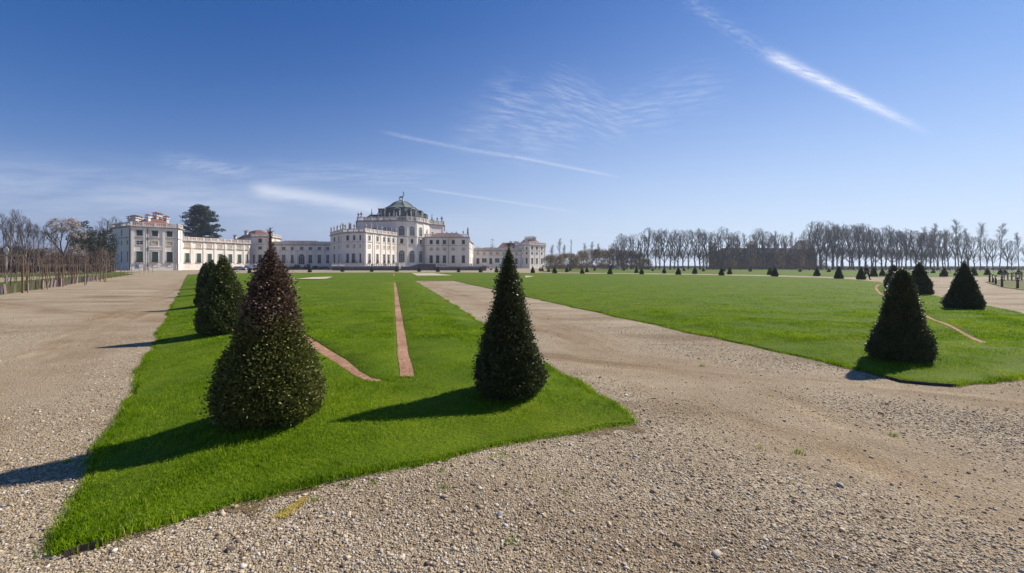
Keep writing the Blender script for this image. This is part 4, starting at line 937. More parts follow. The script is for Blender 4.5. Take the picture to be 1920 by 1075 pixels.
for px, D, z1, wd in ((987, 312, 22.2, 2.6), (991.5, 314, 22.6, 2.6), (998.5, 315, 22.6, 2.6), (1002, 318, 22.6, 2.6)): b.chimney(px, D, 16.5, z1, wd, rf, 'trim')
b.finish()
b = Building('palace_range', 'low rear palace range with dark red roofs and chimneys behind the right gallery', 'building', [PD(932, 326), PD(972, 326), PD(972, 350), PD(932, 350)], 14.4, 'connected blocks of the white palace')
b.cornice(14.4, .7); rf = b.roof(14.42, 18.6, .2, .5)
for px, z1 in ((957.5, 20.2), (965.2, 20.2), (970, 20.0)): b.chimney(px, 332, 16.0, z1, 2.0, rf, 'trim')
b.finish()

# garden terrace with balustrade and ramp
tp = [PD(622, 170), PD(648, 163), PD(748, 163), PD(752, 170), PD(815, 170), PD(818, 163), PD(906, 166), PD(906, 190), (-60, 188)]
b = Building('garden_terrace', 'low weathered stone terrace with pale balustrade and stair ramp before the domed hall', 'terrace', tp, 1.35, None, 'terrace')
b.ring(1.15, 1.4, .15); b.balustrade(1.4, (0, 1, 5, 6), 1.0, 4.5, .2)
mb = MB(); x0_, y0_ = PD(781, 163); x0_ -= b.o[0]; y0_ -= b.o[1]
for k in range(14):
    t_ = k / 13; hw = 7.4 - 3.2 * t_; z_ = .16 * (k + 1) + .10; yy = y0_ + k * .9
    mb.prism([(x0_ - hw + 2.4 * t_, yy), (x0_ + hw + 1.0 * t_, yy), (x0_ + hw + 1.0 * t_, y0_ + 14), (x0_ - hw + 2.4 * t_, y0_ + 14)], z_ - .30, z_)
mb.prism([(x0_ + 4, y0_ + 9), (x0_ + 17, y0_ + 3.4), (x0_ + 17, y0_ + 4.6), (x0_ + 4, y0_ + 12)], .1, 2.3, 0, [(x0_ + 4, y0_ + 10), (x0_ + 9, y0_ + 6.6), (x0_ + 9, y0_ + 7), (x0_ + 4, y0_ + 11)])
b.part('stair_ramp', mb, M['terrace'])
mb = MB(); q0, q1 = PD(742, 178), PD(757, 176); u_ = (V2(q1) - V2(q0)); L_ = u_.length
for k in range(9):
    p = V2(q0) + u_ * (k / 8) - Vector(b.o); mb.box((p.x, p.y, 2.2), (.28, .28, 1.1))
p = (V2(q0) + V2(q1)) / 2 - Vector(b.o); mb.box((p.x, p.y, 2.85), (L_, .5, .25), math.atan2(u_.y, u_.x)); mb.box((p.x, p.y, 1.5), (L_, .5, .3), math.atan2(u_.y, u_.x)); b.part('stair_balustrade', mb, M['panel'])
b.finish()
# ------------------------------------------------------------------ trees
def seg_mesh(name, segs, m, hi=5, lo=3, thr=.05):
    """tubes from (p0, p1, r0, r1) rows"""
    S = np.array(segs); Vs, Fs, off = [], [], 0
    for sel, k in ((S[:, 6] >= thr, hi), (S[:, 6] < thr, lo)):
        Q = S[sel]
        if not len(Q): continue
        p0, p1 = Q[:, :3], Q[:, 3:6]; d = p1 - p0; d /= np.linalg.norm(d, axis=1)[:, None] + 1e-9
        ref = np.where(np.abs(d[:, 2:3]) > .9, np.array([[1., 0, 0]]), np.array([[0, 0, 1.]])); a = np.cross(d, ref); a /= np.linalg.norm(a, axis=1)[:, None]; b_ = np.cross(d, a)
        th = np.arange(k) * 2 * np.pi / k; cs, sn = np.cos(th)[None, :, None], np.sin(th)[None, :, None]
        rg = a[:, None] * cs + b_[:, None] * sn
        v = np.concatenate([p0[:, None] + rg * Q[:, 6, None, None], p1[:, None] + rg * Q[:, 7, None, None]], 1); n = len(Q)
        base = np.arange(n)[:, None, None] * 2 * k; i = np.arange(k); quad = np.stack([i, (i + 1) % k, k + (i + 1) % k, k + i], 1)[None]
        Vs.append(v.reshape(-1, 3)); Fs.append((base + quad).reshape(-1, 4) + off); off += n * 2 * k
    return np_mesh(name, np.concatenate(Vs), np.concatenate(Fs), m)
def grow_tree(seed, H, kind):
    r = random.Random(seed); trunk, crown = [], []
    def seg(lst, p, q, r0, r1): lst.append((*p, *q, r0, r1))
    def branch(p, d, L, rad, depth, up):
        n = 3; q = p
        for i in range(n):
            d = (d + Vector((r.gauss(0, .13), r.gauss(0, .13), r.gauss(up, .07)))).normalized(); e = q + d * (L / n)
            ra, rb = rad * (1 - .38 * i / n), rad * (1 - .38 * (i + 1) / n); seg(crown, q, e, max(ra, .013), max(rb, .010)); q = e
            if depth > 0 and i > 0:
                for _ in range(1 if depth != 2 else 2):
                    s_ = (d + Vector((r.gauss(0, .6), r.gauss(0, .6), r.gauss(.15, .35)))).normalized()
                    branch(q, s_, L * r.uniform(.42, .66), rb * .62, depth - 1, up)
        if depth > 0:
            for _ in range(3 if depth == 1 else 2):
                s_ = (d + Vector((r.gauss(0, .38), r.gauss(0, .38), r.gauss(.1, .2)))).normalized()
                branch(q, s_, L * r.uniform(.55, .78), rad * .58, depth - 1, up)
    if kind == 'broad':                       # clear trunk, fan of rising limbs
        hb = H * r.uniform(.24, .36); q = Vector((0, 0, 0)); rad = H * .0165; n = 5
        for i in range(n):
            e = q + Vector((r.gauss(0, .12), r.gauss(0, .12), hb / n)); seg(trunk, q, e, rad * (1 - .06 * i) * (1.35 if i == 0 else 1), rad * (1 - .06 * (i + 1))); q = e
        k = r.randint(5, 7)
        for i in range(k):
            a = i * 6.283 / k + r.gauss(0, .3); sp = r.uniform(.15, .55); d = Vector((math.cos(a) * sp, math.sin(a) * sp, 1)).normalized()
            branch(q + Vector((0, 0, -hb * .15 * r.random())), d, H * r.uniform(.34, .42) * (1.05 - .3 * sp), rad * .55, 4, .035)
        for i in range(7):                    # low side boughs
            a = r.random() * 6.283; z = hb * r.uniform(.45, .95); branch(Vector((0, 0, z)), Vector((math.cos(a), math.sin(a), .9)).normalized(), H * .16, rad * .28, 2, .08)
    elif kind == 'poplar':                    # leader with short steep branches
        q = Vector((0, 0, 0)); rad = H * .012; n = 16; top = H * .95
        for i in range(n):
            e = q + Vector((r.gauss(0, .10), r.gauss(0, .10), top / n)); seg(trunk if i < 6 else crown, q, e, rad * (1 - .9 * i / n), rad * (1 - .9 * (i + 1) / n)); q = e
            if i > 2:
                for _ in range(4 if i > 9 else 2):
                    a = r.random() * 6.283; sp = .45; branch(q, Vector((math.cos(a) * sp, math.sin(a) * sp, 1)).normalized(), H * (.10 if i < 13 else .07), rad * .22, 2, .06)
    else:                                     # bushy: multi stem
        rad = H * .014
        for i in range(7):
            a = r.random() * 6.283; sp = r.uniform(.05, .35); d = Vector((math.cos(a) * sp, math.sin(a) * sp, 1)).normalized(); q = Vector((r.gauss(0, .25), r.gauss(0, .25), 0)); e = q + d * H * .22
            seg(trunk, q, e, rad, rad * .8); branch(e, d, H * .32, rad * .7, 3, .03)
    if kind == 'broad':                       # the wood's even canopy: twigs end at a rounded outline
        cz, rz, rx = H * .62, H * .38, H * .23; k = [r.uniform(.9, 1.08) for _ in range(8)]
        def keep(q):
            a = int((math.atan2(q[4], q[3]) + math.pi) / 6.2832 * 7.99); return ((q[3] ** 2 + q[4] ** 2) / rx ** 2 + max(0, (q[5] - cz)) ** 2 / rz ** 2) < k[a]
        crown = [q for q in crown if keep(q)]
    return trunk, crown
def tree_proto(name, seed, H, kind, mt, mc):
    t, c = grow_tree(seed, H, kind); return seg_mesh('trunk', t, mt), seg_mesh('crown', c, mc)
def plant(name, pr, x, y, s, rz, label, group, cat='tree', z=0.0):
    e = empty(name, (x, y, z), rz); e.scale = s if isinstance(s, tuple) else (s, s, s)
    link('trunk', pr[0], e); link('crown', pr[1], e); return tag(e, label, cat, group)
broad = [tree_proto('bare_tree', 20 + k, 20, 'broad', M['bark'], M['twig']) for k in range(8)]
popl = [tree_proto('bare_poplar', 40 + k, 20, 'poplar', M['bark'], M['twig_pale'] if k == 2 else M['twig']) for k in range(3)]
bush = [tree_proto('thicket_tree', 60 + k, 10, 'bush', M['twig_brown'], M['twig']) for k in range(3)]
rnd = random.Random(5)
HM = {}
def height_of(me):
    if me.name not in HM: HM[me.name] = max(v.co.z for v in me.vertices)
    return HM[me.name]
def stand(pr, px, D, ytop, name, label, group, wide=1.0):
    H = (HY - ytop) * D / F + EYE; s = H / height_of(pr[1]); x, y = PD(px, D); rz = rnd.random() * 6.28
    return plant(name, pr, x, y, (s * wide, s * wide, s), rz, label, group)
L1 = 'tall bare tree in the row left of the dark villa behind the lawn'
for k, (px, yt) in enumerate([(1150, 455), (1166, 437), (1184, 437.5), (1199, 436), (1216, 426), (1236, 427.5), (1257, 428), (1271, 430), (1291, 429), (1313, 427.5), (1325, 432), (1229, 433), (1246, 432), (1281, 434), (1303, 431), (1176, 444), (1207, 440), (1264, 436), (1159, 452), (1192, 446), (1319, 437)]):
    stand(broad[k % 8], px, 205 + (k % 3) * 9 + (14 if k > 10 else 0), yt, 'bare_tree', L1, 'bare trees left of the dark villa', 1.12)
L2 = 'bare tree standing before or above the dark villa roofs'
for k, (px, yt) in enumerate([(1338, 432), (1355, 424), (1372, 434), (1386, 432.5), (1396, 437), (1422, 427), (1437, 433), (1452, 432), (1465, 436), (1484, 434), (1410, 438), (1500, 441), (1345, 436), (1380, 440), (1430, 436), (1447, 441), (1474, 440), (1512, 432), (1364, 441)]):
    p = popl[k % 2] if px in (1396, 1452, 1484) else broad[(k * 3 + 2) % 8]
    stand(p, px, 208 + (k % 3) * 8, yt, 'bare_tree', L2, 'bare trees round the dark villa', 1.05 if p in broad else .9)
L3 = 'tall bare tree in the dense right hand stand past the villa'
xs = [1518, 1527, 1540, 1551, 1560, 1571, 1580, 1592, 1601, 1612, 1622, 1633, 1642, 1652, 1661, 1672, 1681, 1690, 1699, 1708, 1717, 1727, 1736, 1746, 1757]
for k, px in enumerate(xs):
    yt = 414 + (px - 1530) * .075 + rnd.uniform(-3, 6) if px > 1526 else 430
    stand(broad[k % 8], px, 178 + (k % 4) * 9, yt, 'bare_tree', L3, 'bare trees in the dense right stand', 1.0)
for k in range(16):
    px = 1535 + k * 15 + rnd.uniform(-4, 4); stand(broad[(k + 3) % 8], px, 222 + (k % 3) * 8, 424 + k * 1.1 + rnd.uniform(-3, 4), 'bare_tree', L3, 'bare trees in the dense right stand', 1.0)
L4 = 'bare tree of middling height in the open row at far right'
for k, px in enumerate([1768, 1778, 1790, 1803, 1815, 1828, 1850, 1862, 1888, 1897, 1925]):
    stand(broad[(k + 1) % 6], px, 186 + (k % 3) * 7, 430 + k * 2.2 + rnd.uniform(-3, 3), 'bare_tree', L4, 'bare trees at far right', .95)
for k, (px, yt, lb) in enumerate([(1732, 424, 'narrow bare poplar at the right end of the dense stand'), (1752, 418, 'bare poplar rising slightly above the dense stand, left of the tallest'), (1772, 428, 'narrow bare poplar just left of the tallest twin-topped poplar'), (1797, 409, 'tallest bare poplar above the right tree row, over the pointed cone'),
                             (1813, 427, 'bare poplar directly right of the tallest poplar'), (1838, 416, 'slender bare poplar standing clear, first right of the pointed cone'), (1875, 417, 'slender bare poplar standing clear, second right of the pointed cone'), (1909, 435, 'slender bare poplar nearest the right picture edge')]):
    stand(popl[k % 3], px, 172 + (k % 3) * 4, yt, 'bare_poplar', lb, 'bare poplars at right', 1.0)
for k, (px, yt, lb) in enumerate([(1048, 446, 'tallest thin bare tree behind the thicket right of the palace'), (1057, 458, 'short thin bare tree between the tallest one and the spruce'), (1095, 455, 'thin bare poplar first right of the narrow spruce'), (1109, 452, 'thin bare poplar second right of the narrow spruce'), (1123, 456, 'thin bare poplar third right of the narrow spruce'), (1036, 458, 'thin bare tree close beside the right end pavilion')]):
    stand(popl[k % 3], px, 250, yt, 'bare_poplar', lb, 'thin bare trees behind the thicket', 1.0)

def leaf_cloud(name, blobs, n, leaf, m, seed, flat=.0, core=True):
    """many leaf sized faces spread through a set of (x, y, z, rx, ry, rz) clumps"""
    r_ = np.random.default_rng(seed); B = np.array(blobs); wgt = B[:, 3] * B[:, 4] * B[:, 5]; ci = r_.choice(len(B), n, p=wgt / wgt.sum()); b_ = B[ci]
    d = r_.normal(0, 1, (n, 3)); d /= np.linalg.norm(d, axis=1)[:, None]; rr = (.35 + .65 * r_.random(n) ** .5) * (1 + .12 * r_.standard_normal(n))
    base = b_[:, :3] + d * b_[:, 3:6] * rr[:, None]
    nr = d + r_.normal(0, .6, (n, 3)); nr[:, 2] += flat; nr /= np.linalg.norm(nr, axis=1)[:, None]
    s1 = np.cross(nr, r_.normal(0, 1, (n, 3))); s1 /= np.linalg.norm(s1, axis=1)[:, None]; s2 = np.cross(nr, s1); L = leaf * (.5 + r_.random(n))
    V = np.stack([base - s1 * L[:, None], base + s2 * L[:, None] * .5, base + s1 * L[:, None], base - s2 * L[:, None] * .5], 1)
    return np_mesh(name, V.reshape(-1, 3), np.arange(n * 4).reshape(-1, 4), m)
# cedar
rc = random.Random(3); bl = []; tk = MB(); H = 27.5
tk.tube([(0, 0, 0), (.2, 0, 9), (-.2, .1, 18), (.1, 0, H - 1)], [.75, .6, .4, .12], 8)
for k in range(62):
    z = 7 + (H - 7.6) * (k / 61) ** .95; env = np.interp(z, [7, 12, 15, 18.6, 22, 24.3, 26.4, 27.5], [9, 9.8, 9.8, 9.2, 8.2, 6.0, 3.0, 1.6]); a = k * 2.4 + rc.gauss(0, .3); Lr = env * rc.uniform(.6, 1.0)
    tk.tube([(0, 0, z - .6), (math.cos(a) * Lr * .5, math.sin(a) * Lr * .5, z - .1), (math.cos(a) * Lr, math.sin(a) * Lr, z + .2)], [.2, .12, .04], 4)
    for f in (.35, .62, .88):
        w_ = 1.0 + 1.4 * (1 - f) + .5 * rc.random(); bl.append((math.cos(a) * Lr * f + rc.gauss(0, .4), math.sin(a) * Lr * f + rc.gauss(0, .4), z + .1 + rc.gauss(0, .55), w_ * 1.25, w_ * 1.25, .75))
bl += [(-1.9, 0, 27.4, 2.0, 1.3, .4), (1.4, .3, 26.6, 1.8, 1.2, .4)]
x, y = PD(377.5, 222); s_ = ((HY - 384) * 222 / F + EYE) / 28.0
e = tag(empty('cedar_tree', (x, y, 0)), 'large dark blue-green cedar with layered boughs rising behind the low wing', 'tree'); e.scale = (s_ * .93, s_ * .93, s_)
link('trunk', tk.mesh('trunk', M['bark']), e); link('crown', leaf_cloud('crown', bl, 30000, .30, M['conifer'], 3, .8), e)
def evergreen(name, px, D, ytop, wpx, label, seed, m='evergreen', base=.1, cone=False, n=2600):
    H = (HY - ytop) * D / F + EYE; W = wpx * D / F / 2; rc = random.Random(seed); bl = []
    for k in range(70):
        t = rc.random(); z = H * (base + (1 - base) * t); env = W * (1.02 - t) if cone else W * math.sin(math.pi * (.12 + .80 * t)) ** .6; a = rc.random() * 6.28; q = env * rc.uniform(.3, .8)
        s_ = max(.35, env * rc.uniform(.25, .5)); bl.append((math.cos(a) * q, math.sin(a) * q, z, s_, s_, s_ * .8))
    bl.append((0, 0, H * .96, W * .12 + .25, W * .12 + .25, H * .04)); x, y = PD(px, D); e = tag(empty(name, (x, y, 0)), label, 'tree')
    tk = MB(); tk.tube([(0, 0, 0), (0, 0, H * .9)], [H * .02, .04], 6); link('trunk', tk.mesh('trunk', M['bark']), e); link('crown', leaf_cloud('crown', bl, n, max(.12, W * .055), M[m], seed, .2), e)
evergreen('evergreen_tree', 156, 128, 417, 44, 'dark evergreen with a ragged leaning top right of the blossoming tree', 11, n=9000)
evergreen('evergreen_tree', 178, 132, 432, 40, 'dark evergreen between the ragged one and the bare little tree', 12, n=9000)
evergreen('evergreen_tree', 200, 140, 430, 42, 'dark evergreen touching the left end pavilion', 13, n=9000)
evergreen('evergreen_tree', 923.5, 335, 448, 17, 'rounded dark evergreen behind the right gallery', 14, 'conifer', n=1600)
evergreen('spruce_tree', 1071, 240, 449, 17, 'narrow pointed dark spruce above the brown thicket', 15, 'conifer', .02, True, 1800)
evergreen('spruce_tree', 1143, 215, 478, 14, 'low dark spruce inside the brown thicket', 16, 'conifer', .02, True, 1200)
evergreen('evergreen_tree', 1034, 250, 462, 12, 'small dark evergreen above the thicket near the right end pavilion', 17, 'conifer', .1, False, 900)
# left: bare trees, blossoming tree
Lb = 'bare upright tree in the grove at far left'
for k, (px, yt, D) in enumerate([(-30, 392, 96), (-8, 400, 100), (8, 398, 92), (22, 408, 104), (50, 415, 112), (62, 420, 102), (74, 418, 114), (84, 423, 108), (96, 428, 118), (40, 420, 120), (14, 425, 122), (135, 436, 122), (106, 432, 124)]):
    stand(popl[k % 2], px, D, yt, 'bare_tree', Lb, 'bare trees at far left', .8 + .2 * (k % 2))
stand(broad[1], 30, 88, 391, 'bare_tree', 'dark many-limbed bare tree with thick trunk, tallest at far left', 'bare trees at far left', .62)
stand(broad[4], 45, 94, 404, 'bare_tree', 'grey bare tree close right of the thick-trunked one', 'bare trees at far left', .6)
stand(broad[2], 193, 150, 406, 'bare_tree', 'little bare tree crown showing above the evergreens left of the pavilion', 'bare trees at far left', .8)
stand(broad[5], 216, 230, 404, 'bare_tree', 'faint bare treetop just behind the pavilion balustrade', 'bare trees at far left', .7)
stand(broad[3], 897, 360, 462, 'bare_tree', 'brownish bare treetop behind the right gallery, left of the rounded evergreen', None, 1.2)
D = 100; x, y = PD(120, D); tr, cr = grow_tree(27, 11.0, 'broad')
e = tag(empty('blossom_tree', (x, y, 0)), 'pale blossoming tree with dark trunk behind the staked saplings', 'tree'); s_ = ((HY - 408) * D / F + EYE) / max(q[5] for q in cr); e.scale = (s_ * 1.3, s_ * 1.3, s_)
link('trunk', seg_mesh('trunk', tr, M['bark']), e); link('crown', seg_mesh('crown', cr, M['twig']), e)
q = np.array([c[3:6] for c in cr if c[7] < .03 and c[5] > 3.5]); q = q[rng.choice(len(q), min(2600, len(q)), False)]; link('blossom', leaf_cloud('blossom', [(*p, .32, .32, .25) for p in q], 7500, .075, M['blossom'], 5), e)
# thickets: brown-olive bushes right of the palace, low scrub left
def scrub(px, D, ytop, wpx, label, group, seed, m='twig_olive', n=4200, leaf=.19):
    H = (HY - ytop) * D / F + EYE; W = wpx * D / F / 2; rc = random.Random(seed); bl = []
    for k in range(60):
        t = rc.random(); a = rc.random() * 6.28; env = W * math.sin(math.pi * (.2 + .72 * t)) ** .5; qd = env * rc.uniform(.2, .9); s_ = W * rc.uniform(.15, .32); bl.append((math.cos(a) * qd, math.sin(a) * qd, max(.3, H * t * .9), s_, s_, s_ * .9))
    pr = bush[seed % 3]; x, y = PD(px, D); e = tag(empty('thicket_bush', (x, y, 0)), label, 'bush', group)
    sc = H / height_of(pr[1]); o = link('stems', pr[1], e, (0, 0, 0), seed); o.scale = (sc, sc, sc); link('foliage', leaf_cloud('foliage', bl, n, leaf, M[m], seed, .1), e)
for k, (px, yt) in enumerate([(1030, 477), (1046, 476), (1061, 474), (1077, 475), (1092, 468), (1107, 466), (1121, 464), (1137, 464), (1152, 464), (1166, 468), (1181, 468), (1196, 473), (1208, 484)]):
    scrub(px, 222 + (k % 3) * 7, yt, 34, 'olive-brown budding bush in the thicket right of the palace', 'bushes of the thicket right of the palace', 100 + k)
for k in range(30):
    px = -45 + k * 8.8 + rnd.uniform(-4, 4); scrub(px, 105 + (k % 3) * 10, 470 + rnd.uniform(-9, 8) - (6 if px < 60 else 0), 22, 'brown leafless bush in the low scrub behind the staked saplings', 'scrub bushes at left', 130 + k, 'twig_brown', 1900, .15)
for k in range(15):
    scrub(1326 + k * 15 + rnd.uniform(-5, 5), 204 + (k % 3) * 6, 474 + rnd.uniform(-10, 12), 22, 'brown undergrowth bush below the trees before the dark villa', 'undergrowth before the villa', 180 + k, 'twig_olive' if k % 3 == 0 else 'twig_brown', 1500, .16)
# far trees beyond the row and a dark bush by the gallery door
for k, (px, yt) in enumerate([(547, 500), (556, 496), (577, 495.5), (590, 499), (603, 500.5)]):
    scrub(px, 206, yt, 15, 'dark low shrub by the arched gallery door', 'dark shrubs by the gallery door', 160 + k, 'evergreen', 1800, .10)
# twiggy hornbeam hedge before the far trees
def hedge(name, pts, h, wd, label, seed, m=('twig_brown', 'bark_pale'), dens=26):
    r_ = np.random.default_rng(seed); segs = []; tr = []
    for (x0, y0), (x1, y1) in zip(pts[:-1], pts[1:]):
        L = math.hypot(x1 - x0, y1 - y0); n = int(L * dens); t = r_.random(n); ux, uy = (x1 - x0) / L, (y1 - y0) / L
        o = np.clip(r_.normal(0, wd * .3, n), -wd * .6, wd * .6); b_ = np.stack([x0 + (x1 - x0) * t - uy * o, y0 + (y1 - y0) * t + ux * o, h * (.25 + .4 * r_.random(n))], 1)
        d = r_.normal(0, .35, (n, 3)); d[:, 2] = np.minimum(np.abs(r_.normal(.5, .25, n)) * h, h - b_[:, 2] + .05 * r_.standard_normal(n))
        segs.append(np.concatenate([b_, b_ + d, np.full((n, 1), .028), np.full((n, 1), .015)], 1))
        k = int(L / .9); t = (np.arange(k) + .5) / k; q = np.stack([x0 + (x1 - x0) * t, y0 + (y1 - y0) * t, np.zeros(k)], 1); tr.append(np.concatenate([q, q + np.array([[0, 0, h * .6]]), np.full((k, 1), .05), np.full((k, 1), .04)], 1))
    e = tag(empty(name, (0, 0, 0)), label, 'hedge'); link('crown', seg_mesh('crown', np.concatenate(segs), M[m[0]]), e); link('stems', seg_mesh('stems', np.concatenate(tr), M[m[1]]), e)
hedge('hedge', [G(2150, 510.5), G(1920, 510), G(1700, 509), G(1560, 508.4)], 1.55, 1.0, 'long brown leafless hedge below the trees at right', 1, dens=60)
hedge('hedge', [G(1558, 508.2), G(1400, 507.2), G(1200, 505.7)], 1.7, 1.0, 'brown leafless hedge below the dark villa and the middle trees', 2, dens=48)
hedge('hedge', [G(1198, 505.5), G(1030, 505.3)], 2.3, 1.0, 'low dark hedge along the foot of the olive-brown thicket', 3, dens=48)
hedge('hedge', [(-165, 92), (-118, 94), (-90, 97)], 1.9, 1.0, 'reddish leafless hedge behind the staked saplings at left', 4, ('twig_brown', 'twig_brown'), dens=130)
# dark villa behind the bare trees
def vill(px, D): return PD(px, D)
b = Building('old_villa', 'long dark old villa with turret and chimneys behind the bare trees', 'building', [vill(1331, 236), vill(1532, 236), vill(1532, 256), vill(1331, 256)], 7.8, None, 'brick_dark')
b.cornice(7.8, .6); b.roof(7.82, 11.0, -.4, .75, 'tile_dark'); b.ring(5.2, 5.4, .12)
for p0, p1, z0, z1, mt in ((1377, 1394, 5.5, 7.3, 'panel'), (1448, 1462, 1.0, 5.0, 'guard'), (1466, 1478, 5.5, 7.3, 'guard'), (1354, 1368, 1.0, 5.0, 'guard'), (1424, 1436, 5.5, 7.3, 'guard')):
    mb = MB(); q0, q1 = vill(p0, 235.9), vill(p1, 235.9); mb.box(((q0[0] + q1[0]) / 2 - b.o[0], 235.95 - b.o[1], (z0 + z1) / 2), (q1[0] - q0[0], .3, z1 - z0)); b.part('wall_panel', mb, M[mt])
for i_, (p0, p1, z1, zr) in enumerate(((1329, 1344, 11.6, 13.8), (1400, 1418, 12.6, 14.8), (1483, 1528, 10.2, 15.0))):
    P_ = [vill(p0, 234), vill(p1, 234), vill(p1, 246), vill(p0, 246)]
    b.wall.prism(b.rel(P_), -.2, z1); b.roof(z1 + .02, zr, -.5, .15 if i_ != 2 else .35, 'tile_dark', P_)
for px in (1352, 1374, 1388, 1430, 1452, 1476):
    b.window(0, px, 5.9, 7.2, 1.1, 'blind' if px == 1388 else 'glass'); b.window(0, px, 2.4, 4.4, 1.2, 'shutter_dark')
for px in (1432, 1441, 1457, 1472, 1380, 1366): b.chimney(px, 240, 9.0, 14.2 if px > 1400 else 13.4, 1.6, None, 'brick_dark')
b.finish()
# ------------------------------------------------------------------ small things
def sapling_me(seed):
    r = random.Random(seed); mb = MB(); H = 2.2; P_ = [(r.gauss(0, .02) * k, r.gauss(0, .02) * k, H * k / 5) for k in range(6)]; mb.tube(P_, [.018, .016, .014, .011, .008, .004], 5)
    for k in range(16):
        z = r.uniform(.5, 2.1); a = r.random() * 6.28; l = r.uniform(.2, .5); mb.tube([(0, 0, z), (math.cos(a) * l * .4, math.sin(a) * l * .4, z + l * .8), (math.cos(a) * l * .5, math.sin(a) * l * .5, z + l * 1.2)], [.008, .006, .003], 3)
    return mb.mesh('stem', M['twig_brown'])
sap = [sapling_me(k) for k in range(4)]
def guard_me(m):
    mb = MB(); w_ = .05
    for dx, dy, sx, sy in ((0, -w_, .11, .012), (0, w_, .11, .012), (-w_, 0, .012, .088), (w_, 0, .012, .088)): mb.box((dx, dy, .29), (sx, sy, .58))
    return mb.mesh('tree_guard', m)
gd = [guard_me(M['guard']), guard_me(M['guard']), guard_me(M['guard_dark'])]
rnd = random.Random(9)
guards = [(1, 552.5, 0), (9.5, 552, -.10), (14.5, 551.5, -.2), (27.5, 550.5, .03), (41.5, 549, -.05), (50.5, 547, .02), (58.5, 545, .12), (69, 544.3, .0), (79, 543, .06), (84.5, 542, -.1), (87, 541, .2), (95.5, 540.5, .1), (101.5, 539.5, .12), (107, 538.5, -.06), (110, 538, -.1), (114, 538, 0), (118.5, 537.5, .0), (124.5, 536.5, .02), (130, 534.5, .1), (134.5, 533.5, .12), (138.5, 533, .06), (143.5, 532, .08), (155.5, 530.5, -.06), (158.5, 530, 0), (165, 529.5, .12), (171.5, 528.5, -.12), (174.5, 527.8, .05), (181, 526.5, 0), (184.5, 526.2, .08), (188, 525.8, -.1)]
for k, (px, by, tilt) in enumerate(guards):
    x, y = G(px, by); lb = 'sapling in a tilted mauve guard at the gravel edge, left row' if abs(tilt) > .04 else 'sapling in an upright mauve guard at the gravel edge, left row'
    dark = k in (2, 7, 16)
    if dark: lb = 'sapling in a dark brown guard at the gravel edge, left row'
    e = tag(empty('staked_sapling', (x, y, .03), rnd.random() * 1.5), lb, 'sapling', 'young saplings with guards at the left'); s_ = rnd.uniform(.95, 1.2)
    o = link('stem', sap[k % 4], e, (0, 0, 0), k * 1.1, s_); o = link('tree_guard', gd[2 if dark else k % 2], e, (0, 0, 0), 0, (1, 1, rnd.uniform(.8, 1.1))); o.rotation_euler = (0, tilt, 0)
def post_frame(px, by, h, wd, n, label, rail_h=None):
    """stakes joined by a cross bar"""
    x, y = G(px, by); e = tag(empty('sapling_support', (x, y, .03), .5), label, 'support', 'wooden stakes at the left'); 
    for k in range(n):
        mb = MB(); xx = (k - (n - 1) / 2) * wd / max(1, n - 1); mb.tube([(xx, 0, -.02), (xx, 0, h)], .026, 7); link('stake', mb.mesh('stake', M['wood']), e)
    mb = MB(); mb.box((0, -.04, h - .06), (wd + .3, .03, .09)); link('cross_bar', mb.mesh('cross_bar', M['wood_pale']), e)
post_frame(16, 551, 2.25, 1.2, 2, 'pair of stakes with a long cross bar at the left picture edge')
post_frame(46.5, 550, 1.75, .25, 2, 'close pair of reddish stakes with a short cap board, first from the left')
post_frame(84, 543.5, 1.7, .25, 2, 'close pair of stakes with a short cap board, second from the left')
post_frame(114, 538.5, 1.7, .25, 2, 'close pair of stakes with a short cap board, third from the left')
post_frame(137, 533.5, 1.65, .25, 2, 'close pair of stakes with a short cap board under the long rail')
e = tag(empty('sapling_support', (*G(157, 526), .03), .12), 'long pale rail carried by four stakes among the farther saplings', 'support', 'wooden stakes at the left')
for k in range(4):
    mb = MB(); mb.tube([(-2.0 + k * 1.33, 0, 0), (-2.0 + k * 1.33, 0, 1.75)], .026, 7); link('stake', mb.mesh('stake', M['wood']), e)
mb = MB(); mb.box((0, -.05, 1.73), (4.3, .035, .08)); link('cross_bar', mb.mesh('cross_bar', M['wood_pale']), e)
e = tag(empty('sapling_support', (*G(221, 517.5), .03), .2), 'small stake frame with cross bar before the left end pavilion', 'support', 'wooden stakes at the left')
for k in (-1, 1):
    mb = MB(); mb.tube([(k * .5, 0, 0), (k * .5, 0, 1.95)], .04, 7); link('stake', mb.mesh('stake', M['wood']), e)
mb = MB(); mb.box((0, -.05, 1.93), (1.4, .035, .10)); link('cross_bar', mb.mesh('cross_bar', M['wood_pale']), e)
mb = MB(); mb.tube([(0, 0, 0), (0, 0, 1.45)], [.035, .03], 7); mb.tube([(0, 0, 1.45), (0, 0, 1.5)], [.03, .004], 7); stake_me = mb.mesh('garden_stake', M['wood'])
for k, (px, by) in enumerate([(199, 525), (209, 523), (217, 521.5), (226, 520), (233, 519), (240, 518), (247, 516.5), (262, 514.5), (270, 513.8), (279, 512.8), (286, 512)]):
    x, y = G(px, by); tag(link('garden_stake', stake_me, None, (x, y, .02), k, (1, 1, 1.05 + .1 * math.sin(k * 2.1))), 'single thin stake in the line toward the left end pavilion', 'stake', 'single stakes at the left')
